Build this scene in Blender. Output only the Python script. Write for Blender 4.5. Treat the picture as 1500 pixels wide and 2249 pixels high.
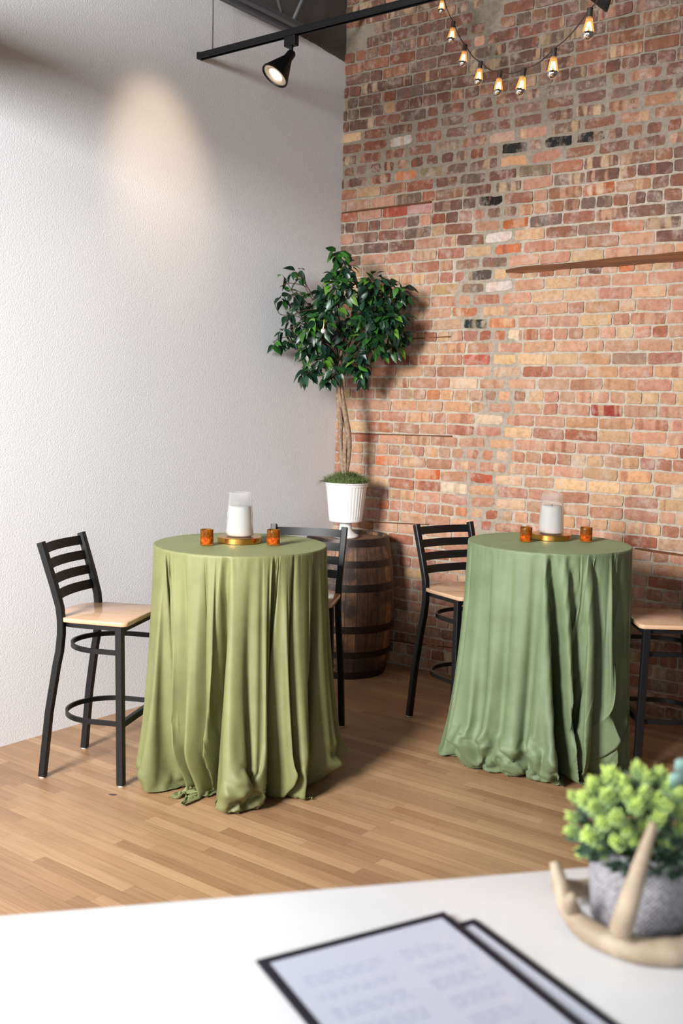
import bpy, bmesh, math, random
import numpy as np
from mathutils import Vector, Matrix, noise

for o in list(bpy.data.objects):
    bpy.data.objects.remove(o)
random.seed(7)
rng = np.random.default_rng(11)
SC = bpy.context.scene
COL = SC.collection
PI = math.pi
def R(d): return math.radians(d)

# ------------------------------------------------------------------ camera
CAM = Vector((4.170, -5.512, 1.700))
P_, R_, T_ = 0.1045, 0.0261, 0.6404        # pitch down, roll, heading
F_PX = 2215.0
def cam2world(v):
    ct, st = math.cos(T_), math.sin(T_)
    return Vector((v[0]*ct - v[1]*st, v[0]*st + v[1]*ct, v[2]))
_f = Vector((0, math.cos(P_), -math.sin(P_))); _u = Vector((0, math.sin(P_), math.cos(P_))); _r = Vector((1, 0, 0))
_r2 = _r*math.cos(R_) + _u*math.sin(R_); _u2 = _u*math.cos(R_) - _r*math.sin(R_)
FW, UP, RT = cam2world(_f), cam2world(_u2), cam2world(_r2)
cd = bpy.data.cameras.new('camera'); cam = bpy.data.objects.new('camera', cd); COL.objects.link(cam)
m = Matrix((RT, UP, -FW)).transposed().to_4x4(); m.translation = CAM
cam.matrix_world = m
cd.sensor_fit = 'HORIZONTAL'; cd.sensor_width = 24.0; cd.lens = 24.0*F_PX/1500.0
cd.clip_start = 0.05; cd.clip_end = 60
cd.dof.use_dof = True; cd.dof.focus_distance = 4.9; cd.dof.aperture_fstop = 4.0
SC.camera = cam
def ray(px, py): return RT*((px-750)/F_PX) - UP*((py-1124.5)/F_PX) + FW
def on_z(px, py, z): d = ray(px, py); return CAM + d*((z-CAM.z)/d.z)
def on_y(px, py, y): d = ray(px, py); return CAM + d*((y-CAM.y)/d.y)
def on_x(px, py, x): d = ray(px, py); return CAM + d*((x-CAM.x)/d.x)
def at_depth(px, py, dep): return CAM + ray(px, py)*dep

# ------------------------------------------------------------------ light
SC.view_settings.view_transform = 'Standard'; SC.view_settings.look = 'None'
SC.view_settings.gamma = 1.0; SC.view_settings.use_curve_mapping = False
SC.view_settings.exposure = 0.0
W = bpy.data.worlds.new('world'); SC.world = W; W.use_nodes = True
W.node_tree.nodes['Background'].inputs[0].default_value = (0.93, 0.96, 1.0, 1)
W.node_tree.nodes['Background'].inputs[1].default_value = 0.12
def area(name, loc, target, sx, sy, power, color):
    l = bpy.data.lights.new(name, 'AREA'); l.shape = 'RECTANGLE'; l.size = sx; l.size_y = sy
    l.energy = power; l.color = color
    o = bpy.data.objects.new(name, l); COL.objects.link(o); o.location = loc
    o.rotation_euler = (Vector(target)-Vector(loc)).to_track_quat('-Z', 'Y').to_euler(); return o
k_ = area('window_light', (1.7, -7.6, 2.95), (.9, 0, .55), 1.5, 1.6, 318, (1.0, 0.99, .975)); k_.data.spread = R(100)
k_ = area('fill_light_side', (5.6, -8.2, 2.5), (.6, -1.6, 1.0), 3.0, 2.2, 58, (0.97, 0.98, 1.0)); k_.data.spread = R(130)  # added fill lamp that brightens the white wall from the right
def spot(name, loc, target, power, angle, blend, color, radius=0.03):
    l = bpy.data.lights.new(name, 'SPOT'); l.energy = power; l.spot_size = R(angle); l.spot_blend = blend
    l.color = color; l.shadow_soft_size = radius
    o = bpy.data.objects.new(name, l); COL.objects.link(o); o.location = loc
    o.rotation_euler = (Vector(target)-Vector(loc)).to_track_quat('-Z', 'Y').to_euler(); return o

# ------------------------------------------------------------------ materials
def lin(c): return tuple(((v/255)/12.92 if v/255 <= .04045 else ((v/255+.055)/1.055)**2.4) for v in c)
def new_mat(name):
    mt = bpy.data.materials.new(name); mt.use_nodes = True
    nt = mt.node_tree; b = nt.nodes['Principled BSDF']; return mt, nt, b
def L(nt, a, b): nt.links.new(a, b)
def N(nt, t, **kw):
    n = nt.nodes.new(t)
    for k, v in kw.items():
        if k.startswith('i_'):
            key = k[2:]; key = int(key) if key.isdigit() else key
            n.inputs[key].default_value = v
        else: setattr(n, k, v)
    return n
def ramp(nt, fac, stops, interp='LINEAR'):
    r = nt.nodes.new('ShaderNodeValToRGB'); r.color_ramp.interpolation = interp
    e = r.color_ramp.elements
    while len(e) < len(stops): e.new(0.5)
    for el, (p, c) in zip(e, stops): el.position = p; el.color = (*c, 1) if len(c) == 3 else c
    L(nt, fac, r.inputs[0]); return r
def math_n(nt, op, a, b=None, c=None):
    n = nt.nodes.new('ShaderNodeMath'); n.operation = op
    for i, v in enumerate((a, b, c)):
        if v is None: continue
        if isinstance(v, (int, float)): n.inputs[i].default_value = v
        else: L(nt, v, n.inputs[i])
    return n.outputs[0]
def mixc(nt, fac, a, b, mode='MIX'):
    n = nt.nodes.new('ShaderNodeMix'); n.data_type = 'RGBA'; n.blend_type = mode
    for s, v in ((n.inputs[0], fac), (n.inputs[6], a), (n.inputs[7], b)):
        if isinstance(v, (int, float)): s.default_value = v
        elif isinstance(v, tuple): s.default_value = (*v, 1)
        else: L(nt, v, s)
    return n.outputs[2]
def simple(name, rgb, rough=.5, metal=0.0, bump=0.0, bscale=60.0, var=0.0, spec=.5):
    mt, nt, b = new_mat(name)
    c = lin(rgb); b.inputs['Base Color'].default_value = (*c, 1)
    b.inputs['Roughness'].default_value = rough; b.inputs['Metallic'].default_value = metal
    b.inputs['Specular IOR Level'].default_value = spec
    tc = N(nt, 'ShaderNodeTexCoord'); nz = N(nt, 'ShaderNodeTexNoise'); nz.inputs['Scale'].default_value = bscale
    nz.inputs['Detail'].default_value = 4; L(nt, tc.outputs['Object'], nz.inputs['Vector'])
    if var:
        r = ramp(nt, nz.outputs['Fac'], [(0.25, tuple(v*(1-var) for v in c)), (0.75, tuple(min(1, v*(1+var)) for v in c))])
        L(nt, r.outputs[0], b.inputs['Base Color'])
    if bump:
        bp = N(nt, 'ShaderNodeBump'); bp.inputs['Strength'].default_value = bump; bp.inputs['Distance'].default_value = .004
        L(nt, nz.outputs['Fac'], bp.inputs['Height']); L(nt, bp.outputs[0], b.inputs['Normal'])
    return mt

def mat_stucco():
    mt, nt, b = new_mat('stucco_paint')
    tc = N(nt, 'ShaderNodeTexCoord'); sp = N(nt, 'ShaderNodeSeparateXYZ'); L(nt, tc.outputs['Object'], sp.inputs[0])
    nz = N(nt, 'ShaderNodeTexNoise', i_Scale=140.0, i_Detail=3.0, i_Roughness=.55); L(nt, tc.outputs['Object'], nz.inputs['Vector'])
    vo = N(nt, 'ShaderNodeTexVoronoi', i_Scale=110.0); L(nt, tc.outputs['Object'], vo.inputs['Vector'])
    hgt = math_n(nt, 'ADD', math_n(nt, 'MULTIPLY', nz.outputs['Fac'], 1.0), math_n(nt, 'MULTIPLY', vo.outputs['Distance'], -.35))
    bp = N(nt, 'ShaderNodeBump', i_Strength=.36, i_Distance=.004); L(nt, hgt, bp.inputs['Height']); L(nt, bp.outputs[0], b.inputs['Normal'])
    # dark grey paint above the painted line (line rises a little away from the corner)
    line = math_n(nt, 'ADD', math_n(nt, 'MULTIPLY', sp.outputs['Y'], -.067), 3.947)
    wob = N(nt, 'ShaderNodeTexNoise', i_Scale=9.0); L(nt, tc.outputs['Object'], wob.inputs['Vector'])
    line = math_n(nt, 'ADD', line, math_n(nt, 'MULTIPLY', math_n(nt, 'SUBTRACT', wob.outputs['Fac'], .5), .02))
    near = math_n(nt, 'GREATER_THAN', sp.outputs['Y'], -.62)
    fac = math_n(nt, 'GREATER_THAN', sp.outputs['Z'], line)
    fac2 = math_n(nt, 'GREATER_THAN', sp.outputs['Z'], 4.03)
    fac = math_n(nt, 'MAXIMUM', math_n(nt, 'MULTIPLY', fac, near), fac2)
    col = mixc(nt, fac, lin((222, 224, 228)), lin((84, 82, 80)))
    L(nt, col, b.inputs['Base Color']); b.inputs['Roughness'].default_value = .75
    return mt

def BL(c): return tuple(v*.66 for v in lin(c))
def mat_brick():
    mt, nt, b = new_mat('old_brick')
    at = N(nt, 'ShaderNodeAttribute', attribute_name='bcol'); a2 = N(nt, 'ShaderNodeAttribute', attribute_name='bseed')
    tc = N(nt, 'ShaderNodeTexCoord')
    sx = N(nt, 'ShaderNodeSeparateColor'); L(nt, a2.outputs['Color'], sx.inputs[0])
    isb = sx.outputs['Green']             # 1 brick, 0 mortar
    seed = sx.outputs['Red']
    # vertical flash bands across a brick
    mp = N(nt, 'ShaderNodeMapping', vector_type='POINT'); mp.inputs['Scale'].default_value = (24, 24, 3.0); L(nt, tc.outputs['Object'], mp.inputs[0])
    nb = N(nt, 'ShaderNodeTexNoise', noise_dimensions='4D', i_Scale=1.0, i_Detail=1.5); L(nt, mp.outputs[0], nb.inputs['Vector'])
    L(nt, math_n(nt, 'MULTIPLY', seed, 40.0), nb.inputs['W'])
    band = ramp(nt, nb.outputs['Fac'], [(.50, (0, 0, 0)), (.60, (1, 1, 1))])
    wn = N(nt, 'ShaderNodeTexWhiteNoise', noise_dimensions='1D'); L(nt, seed, wn.inputs['W'])
    amt = math_n(nt, 'MULTIPLY', math_n(nt, 'POWER', wn.outputs['Value'], 1.0), .80)
    sel = N(nt, 'ShaderNodeTexWhiteNoise', noise_dimensions='1D'); L(nt, math_n(nt, 'ADD', seed, 3.7), sel.inputs['W'])
    bandc = ramp(nt, sel.outputs['Value'], [(0, BL((218, 186, 148))), (.3, BL((204, 158, 130))), (.6, BL((158, 96, 76))), (1, BL((204, 176, 130)))], 'CONSTANT')
    c1 = mixc(nt, math_n(nt, 'MULTIPLY', band.outputs[0], amt), at.outputs['Color'], bandc.outputs[0])
    # speckle and smears of lime
    n2 = N(nt, 'ShaderNodeTexNoise', i_Scale=38.0, i_Detail=6.0, i_Roughness=.7); L(nt, tc.outputs['Object'], n2.inputs['Vector'])
    r2 = ramp(nt, n2.outputs['Fac'], [(.3, (.72, .70, .68)), (.5, (1, 1, 1)), (.72, (1.15, 1.13, 1.1))])
    c2 = mixc(nt, 1.0, c1, r2.outputs[0], 'MULTIPLY')
    n3 = N(nt, 'ShaderNodeTexNoise', i_Scale=11.0, i_Detail=7.0, i_Roughness=.72); L(nt, tc.outputs['Object'], n3.inputs['Vector'])
    r3 = ramp(nt, n3.outputs['Fac'], [(.50, (0, 0, 0)), (.68, (1, 1, 1))])
    c3 = mixc(nt, math_n(nt, 'MULTIPLY', r3.outputs[0], .6), c2, BL((208, 192, 178)))
    n4 = N(nt, 'ShaderNodeTexNoise', i_Scale=160.0, i_Detail=2.0); L(nt, tc.outputs['Object'], n4.inputs['Vector'])
    r4 = ramp(nt, n4.outputs['Fac'], [(.66, (0, 0, 0)), (.74, (1, 1, 1))])
    c4 = mixc(nt, math_n(nt, 'MULTIPLY', r4.outputs[0], .5), c3, BL((74, 54, 44)))
    cm = mixc(nt, 1.0, at.outputs['Color'], ramp(nt, n2.outputs['Fac'], [(.28, (.68, .67, .66)), (.6, (1.06, 1.06, 1.06))]).outputs[0], 'MULTIPLY')
    col = mixc(nt, isb, cm, c4)
    L(nt, col, b.inputs['Base Color']); b.inputs['Roughness'].default_value = .88; b.inputs['Specular IOR Level'].default_value = .25
    hs = math_n(nt, 'ADD', n2.outputs['Fac'], math_n(nt, 'MULTIPLY', n4.outputs['Fac'], .5))
    bp = N(nt, 'ShaderNodeBump', i_Strength=.6, i_Distance=.006); L(nt, hs, bp.inputs['Height']); L(nt, bp.outputs[0], b.inputs['Normal'])
    return mt

def mat_floor():
    mt, nt, b = new_mat('oak_strip_floor')
    tc = N(nt, 'ShaderNodeTexCoord'); mp = N(nt, 'ShaderNodeMapping'); mp.inputs['Rotation'].default_value = (0, 0, R(0.0))
    L(nt, tc.outputs['Object'], mp.inputs[0]); sp = N(nt, 'ShaderNodeSeparateXYZ'); L(nt, mp.outputs[0], sp.inputs[0])
    X, Y = sp.outputs['X'], sp.outputs['Y']
    wd = .0572
    yr = math_n(nt, 'DIVIDE', Y, wd); row = math_n(nt, 'FLOOR', yr)
    w1 = N(nt, 'ShaderNodeTexWhiteNoise', noise_dimensions='1D'); L(nt, row, w1.inputs['W'])
    w1b = N(nt, 'ShaderNodeTexWhiteNoise', noise_dimensions='1D'); L(nt, math_n(nt, 'ADD', row, 91.3), w1b.inputs['W'])
    ln = math_n(nt, 'ADD', math_n(nt, 'MULTIPLY', w1b.outputs['Value'], .6), .6)
    xs = math_n(nt, 'DIVIDE', math_n(nt, 'ADD', X, math_n(nt, 'MULTIPLY', w1.outputs['Value'], 7.0)), ln)
    idx = math_n(nt, 'FLOOR', xs)
    cv = N(nt, 'ShaderNodeCombineXYZ'); L(nt, idx, cv.inputs[0]); L(nt, row, cv.inputs[1])
    w2 = N(nt, 'ShaderNodeTexWhiteNoise', noise_dimensions='2D'); L(nt, cv.outputs[0], w2.inputs['Vector'])
    tone = ramp(nt, w2.outputs['Value'], [(0, lin((144, 110, 80))), (.3, lin((158, 123, 91))), (.6, lin((162, 128, 95))), (.85, lin((174, 140, 106))), (1, lin((150, 114, 82)))])
    # grain
    gm = N(nt, 'ShaderNodeCombineXYZ'); L(nt, math_n(nt, 'MULTIPLY', X, 3.0), gm.inputs[0]); L(nt, math_n(nt, 'MULTIPLY', Y, 85.0), gm.inputs[1])
    L(nt, math_n(nt, 'MULTIPLY', w2.outputs['Value'], 50.0), gm.inputs[2])
    g1 = N(nt, 'ShaderNodeTexNoise', i_Scale=1.0, i_Detail=6.0, i_Roughness=.65, i_Distortion=.6); L(nt, gm.outputs[0], g1.inputs['Vector'])
    rg = ramp(nt, g1.outputs['Fac'], [(.3, (.74, .70, .66)), (.5, (1, 1, 1)), (.7, (1.1, 1.1, 1.09))])
    c = mixc(nt, .75, tone.outputs[0], rg.outputs[0], 'MULTIPLY')
    gm2 = N(nt, 'ShaderNodeCombineXYZ'); L(nt, math_n(nt, 'MULTIPLY', X, 2.2), gm2.inputs[0]); L(nt, math_n(nt, 'MULTIPLY', Y, 16.0), gm2.inputs[1]); L(nt, math_n(nt, 'MULTIPLY', w2.outputs['Value'], 31.0), gm2.inputs[2])
    wv = N(nt, 'ShaderNodeTexWave', wave_type='RINGS', i_Scale=2.2, i_Distortion=5.0, i_Detail=3.0); wv.inputs['Detail Scale'].default_value = 1.2
    L(nt, gm2.outputs[0], wv.inputs['Vector'])
    c = mixc(nt, .35, c, ramp(nt, wv.outputs['Fac'], [(0, (.80, .76, .72)), (.5, (1, 1, 1))]).outputs[0], 'MULTIPLY')
    # broad wear patches
    nw = N(nt, 'ShaderNodeTexNoise', i_Scale=1.7, i_Detail=4.0); L(nt, tc.outputs['Object'], nw.inputs['Vector'])
    c = mixc(nt, 1.0, c, ramp(nt, nw.outputs['Fac'], [(.3, (.90, .89, .88)), (.7, (1.07, 1.07, 1.06))]).outputs[0], 'MULTIPLY')
    # seams
    fy = math_n(nt, 'FRACT', yr); ey = math_n(nt, 'MINIMUM', fy, math_n(nt, 'SUBTRACT', 1.0, fy))
    fx = math_n(nt, 'FRACT', xs); ex = math_n(nt, 'MULTIPLY', math_n(nt, 'MINIMUM', fx, math_n(nt, 'SUBTRACT', 1.0, fx)), math_n(nt, 'DIVIDE', ln, wd))
    sm = math_n(nt, 'LESS_THAN', math_n(nt, 'MINIMUM', ey, ex), .016)
    c = mixc(nt, math_n(nt, 'MULTIPLY', sm, .45), c, lin((84, 54, 34)))
    L(nt, c, b.inputs['Base Color'])
    rr = ramp(nt, g1.outputs['Fac'], [(.3, (.42,)*3), (.7, (.33,)*3)]); L(nt, rr.outputs[0], b.inputs['Roughness'])
    bp = N(nt, 'ShaderNodeBump', i_Strength=.15, i_Distance=.002); L(nt, math_n(nt, 'SUBTRACT', g1.outputs['Fac'], sm), bp.inputs['Height']); L(nt, bp.outputs[0], b.inputs['Normal'])
    return mt

def mat_wood(name, dark, light, scale=(2, 40, 40), rough=.4, strength=.8):
    mt, nt, b = new_mat(name)
    tc = N(nt, 'ShaderNodeTexCoord'); mp = N(nt, 'ShaderNodeMapping'); mp.inputs['Scale'].default_value = scale
    L(nt, tc.outputs['Object'], mp.inputs[0])
    nz = N(nt, 'ShaderNodeTexNoise', i_Scale=1.0, i_Detail=6.0, i_Roughness=.6, i_Distortion=.4); L(nt, mp.outputs[0], nz.inputs['Vector'])
    r = ramp(nt, nz.outputs['Fac'], [(.5-.3*strength, lin(dark)), (.5+.3*strength, lin(light))])
    L(nt, r.outputs[0], b.inputs['Base Color']); b.inputs['Roughness'].default_value = rough
    bp = N(nt, 'ShaderNodeBump', i_Strength=.2, i_Distance=.002); L(nt, nz.outputs['Fac'], bp.inputs['Height']); L(nt, bp.outputs[0], b.inputs['Normal'])
    return mt

def mat_velvet(name, rgb):
    mt, nt, b = new_mat(name)
    tc = N(nt, 'ShaderNodeTexCoord')
    n1 = N(nt, 'ShaderNodeTexNoise', i_Scale=5.0, i_Detail=5.0, i_Roughness=.6); L(nt, tc.outputs['Object'], n1.inputs['Vector'])
    c = lin(rgb)
    r = ramp(nt, n1.outputs['Fac'], [(.3, tuple(v*.82 for v in c)), (.7, tuple(v*1.12 for v in c))])
    L(nt, r.outputs[0], b.inputs['Base Color'])
    b.inputs['Roughness'].default_value = .58
    b.inputs['Specular IOR Level'].default_value = .4
    b.inputs['Sheen Weight'].default_value = .10; b.inputs['Sheen Roughness'].default_value = .35
    b.inputs['Sheen Tint'].default_value = (*lin((205, 225, 165)), 1)
    n2 = N(nt, 'ShaderNodeTexNoise', i_Scale=260.0, i_Detail=2.0); L(nt, tc.outputs['Object'], n2.inputs['Vector'])
    bp = N(nt, 'ShaderNodeBump', i_Strength=.12, i_Distance=.002)
    L(nt, math_n(nt, 'ADD', n2.outputs['Fac'], math_n(nt, 'MULTIPLY', n1.outputs['Fac'], 1.0)), bp.inputs['Height']); L(nt, bp.outputs[0], b.inputs['Normal'])
    return mt

def mat_glass(name, color, rough=.05, trans=1.0, ior=1.45, alpha=1.0):
    mt, nt, b = new_mat(name)
    b.inputs['Base Color'].default_value = (*lin(color), 1); b.inputs['Roughness'].default_value = rough
    b.inputs['Transmission Weight'].default_value = trans; b.inputs['IOR'].default_value = ior
    b.inputs['Alpha'].default_value = alpha
    return mt
def mat_emit(name, rgb, strength, base=(255, 240, 210)):
    mt, nt, b = new_mat(name)
    b.inputs['Base Color'].default_value = (*lin(base), 1)
    b.inputs['Emission Color'].default_value = (*lin(rgb), 1); b.inputs['Emission Strength'].default_value = strength
    return mt

M = {}
M['stucco'] = mat_stucco(); M['brick'] = mat_brick(); M['floor'] = mat_floor()
M['black_metal'] = simple('black_powder_coat', (13, 13, 15), .42, 0, .1, 400, 0, .3)
M['seat_wood'] = mat_wood('pale_seat_wood', (176, 140, 110), (198, 164, 134), (22, 3, 22), .16, .9)
M['grey_steel'] = simple('grey_painted_steel', (84, 86, 90), .55, 0, .1, 60)
M['black_paint'] = simple('black_ceiling_paint', (26, 26, 27), .8)
M['strip_wood'] = mat_wood('nailer_wood', (62, 32, 13), (112, 66, 30), (3, 40, 60), .9, .9)
M['velvet_warm_lit'] = mat_velvet('sage_velvet_warm_lit', (107, 110, 70))  # same cloth as the other table; warm spotlight tint put into the colour
M['velvet_b'] = mat_velvet('sage_velvet', (98, 112, 82))
M['brass'] = simple('brushed_brass', (214, 158, 84), .24, 1.0, .05, 300)
M['wax'] = simple('white_wax', (246, 244, 240), .5)
M['wax'].node_tree.nodes['Principled BSDF'].inputs['Subsurface Weight'].default_value = .3
M['wax'].node_tree.nodes['Principled BSDF'].inputs['Subsurface Radius'].default_value = (.02, .015, .01)
M['ceramic'] = simple('white_ceramic', (208, 207, 205), .35)
M['white_plastic'] = simple('white_foot_glide', (215, 212, 205), .5)

# ------------------------------------------------------------------ mesh helpers
class MB:
    def __init__(s): s.v = []; s.f = []; s.mi = []; s.cur = 0
    def add(s, vs, fs):
        o = len(s.v); s.v += [tuple(v) for v in vs]; s.f += [tuple(i+o for i in f) for f in fs]; s.mi += [s.cur]*len(fs)
    def box(s, c, size, rot=None, bev=0.0):
        bm = bmesh.new(); bmesh.ops.create_cube(bm, size=1.0)
        bmesh.ops.scale(bm, vec=size, verts=bm.verts)
        if bev > 0: bmesh.ops.bevel(bm, geom=list(bm.edges), offset=bev, segments=2, affect='EDGES', profile=.5)
        if rot is not None: bmesh.ops.transform(bm, matrix=rot.to_4x4(), verts=bm.verts)
        bmesh.ops.translate(bm, vec=c, verts=bm.verts)
        bm.verts.index_update(); s.add([v.co for v in bm.verts], [[v.index for v in f.verts] for f in bm.faces]); bm.free()
    def tube(s, pts, rad, n=10, cap=True, prof=None, ref=None):
        """sweep a round (or given 2-D) profile along points; rad scalar or list"""
        pts = [Vector(p) for p in pts]; k = len(pts)
        rads = rad if isinstance(rad, (list, tuple)) else [rad]*k
        if prof is None: prof = [(math.cos(2*PI*i/n), math.sin(2*PI*i/n)) for i in range(n)]
        n = len(prof); rings = []; up = None
        for i, p in enumerate(pts):
            a = (pts[i]-pts[i-1]).normalized() if i > 0 else None
            b = (pts[i+1]-pts[i]).normalized() if i < k-1 else None
            t = (a+b).normalized() if a and b and (a+b).length > 1e-6 else (a or b)
            sc = 1.0
            if a and b: sc = 1/max(.5, t.dot(a))
            if ref is not None: x = (Vector(ref) - t*Vector(ref).dot(t)).normalized()
            elif up is None:
                x = t.orthogonal().normalized()
            else: x = (up - t*up.dot(t)).normalized()
            up = x; y = t.cross(x)
            rings.append([p + x*(q[0]*rads[i]*(sc if ref is not None else 1)) + y*(q[1]*rads[i]) for q in prof])
        vs = [v for r in rings for v in r]; fs = []
        for i in range(k-1):
            for j in range(n):
                fs.append((i*n+j, i*n+(j+1) % n, (i+1)*n+(j+1) % n, (i+1)*n+j))
        if cap: fs.append(tuple(range(n))[::-1]); fs.append(tuple((k-1)*n+j for j in range(n)))
        s.add(vs, fs)
    def lathe(s, prof, n=48, c=(0, 0, 0), rib=None, cap0=False, cap1=False):
        """profile list of (r, z); rib(theta, r, z) -> r"""
        vs = []; fs = []
        for (r, z) in prof:
            for j in range(n):
                a = 2*PI*j/n; rr = rib(a, r, z) if rib else r
                vs.append((c[0]+rr*math.cos(a), c[1]+rr*math.sin(a), c[2]+z))
        for i in range(len(prof)-1):
            for j in range(n): fs.append((i*n+j, i*n+(j+1) % n, (i+1)*n+(j+1) % n, (i+1)*n+j))
        if cap0: fs.append(tuple(range(n))[::-1])
        if cap1: fs.append(tuple((len(prof)-1)*n+j for j in range(n)))
        s.add(vs, fs)
    def prism(s, poly, z0, z1, bev=0.0):
        n = len(poly); rings = []
        if bev > 0:
            cx = sum(p[0] for p in poly)/n; cy = sum(p[1] for p in poly)/n
            def ins(d):
                out = []
                for p in poly:
                    v = Vector((p[0]-cx, p[1]-cy)); l = v.length; v *= (l-d)/l; out.append((cx+v.x, cy+v.y))
                return out
            rings = [(ins(bev), z0), (poly, z0+bev), (poly, z1-bev), (ins(bev*.3), z1-bev*.3), (ins(bev), z1)]
        else: rings = [(poly, z0), (poly, z1)]
        vs = [(p[0], p[1], z) for pl, z in rings for p in pl]; fs = []
        for i in range(len(rings)-1):
            for j in range(n): fs.append((i*n+j, i*n+(j+1) % n, (i+1)*n+(j+1) % n, (i+1)*n+j))
        fs.append(tuple(range(n))[::-1]); fs.append(tuple((len(rings)-1)*n+j for j in range(n)))
        s.add(vs, fs)
    def build(s, name, mat, parent=None, smooth=False, loc=None, angle=None):
        me = bpy.data.meshes.new(name); me.from_pydata(s.v, [], s.f); me.update()
        mats = mat if isinstance(mat, (list, tuple)) else [mat]
        for mm in mats: me.materials.append(mm)
        if len(mats) > 1: me.polygons.foreach_set('material_index', s.mi)
        if smooth: me.polygons.foreach_set('use_smooth', [True]*len(me.polygons))
        o = bpy.data.objects.new(name, me); COL.objects.link(o)
        if angle is not None:
            me.polygons.foreach_set('use_smooth', [True]*len(me.polygons))
            me.set_sharp_from_angle(angle=R(angle))
        if parent is not None: o.parent = parent
        if loc is not None: o.location = loc
        return o
def tag(o, label=None, cat=None, group=None, kind=None):
    if label: o['label'] = label
    if cat: o['category'] = cat
    if group: o['group'] = group
    if kind: o['kind'] = kind
    return o
def thing(name, label, cat, loc, rz=0.0, group=None):
    o = bpy.data.objects.new(name, None); COL.objects.link(o); o.location = loc; o.rotation_euler = (0, 0, rz)
    o.empty_display_size = .1
    return tag(o, label, cat, group)
def copy_thing(root, loc, rz, label):
    r = root.copy(); COL.objects.link(r); r.location = loc; r.rotation_euler = (0, 0, rz); r['label'] = label
    for ch in list(root.children):
        c = ch.copy(); COL.objects.link(c); c.parent = r
        for g in list(ch.children):
            d = g.copy(); COL.objects.link(d); d.parent = c
    return r
SQ = [(-1, -.8), (-.8, -1), (.8, -1), (1, -.8), (1, .8), (.8, 1), (-.8, 1), (-1, .8)]
def smooth_path(pts, n=8):
    """Catmull-Rom through points"""
    P = [Vector(p) for p in pts]; out = []
    for i in range(len(P)-1):
        p0 = P[max(i-1, 0)]; p1 = P[i]; p2 = P[i+1]; p3 = P[min(i+2, len(P)-1)]
        for k in range(n):
            t = k/n
            out.append(.5*((2*p1)+(p2-p0)*t+(2*p0-5*p1+4*p2-p3)*t*t+(3*p1-p0-3*p2+p3)*t**3))
    out.append(P[-1]); return out

# ================================================================== STRUCTURE
b = MB(); b.box((1.6, -3.6, -.05), (9.0, 9.4, .1)); tag(b.build('floor', M['floor']), kind='structure')
b = MB(); b.box((-.06, -3.55, 2.4), (.12, 7.3, 5.0)); tag(b.build('wall_left', M['stucco']), kind='structure')
b = MB(); b.box((1.6, -3.6, 4.95), (9.0, 9.4, .1))
for i in range(30): b.box((1.6, .2-.3*i, 4.885), (9.0, .14, .05))
tag(b.build('ceiling', M['black_paint']), kind='structure')

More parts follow.
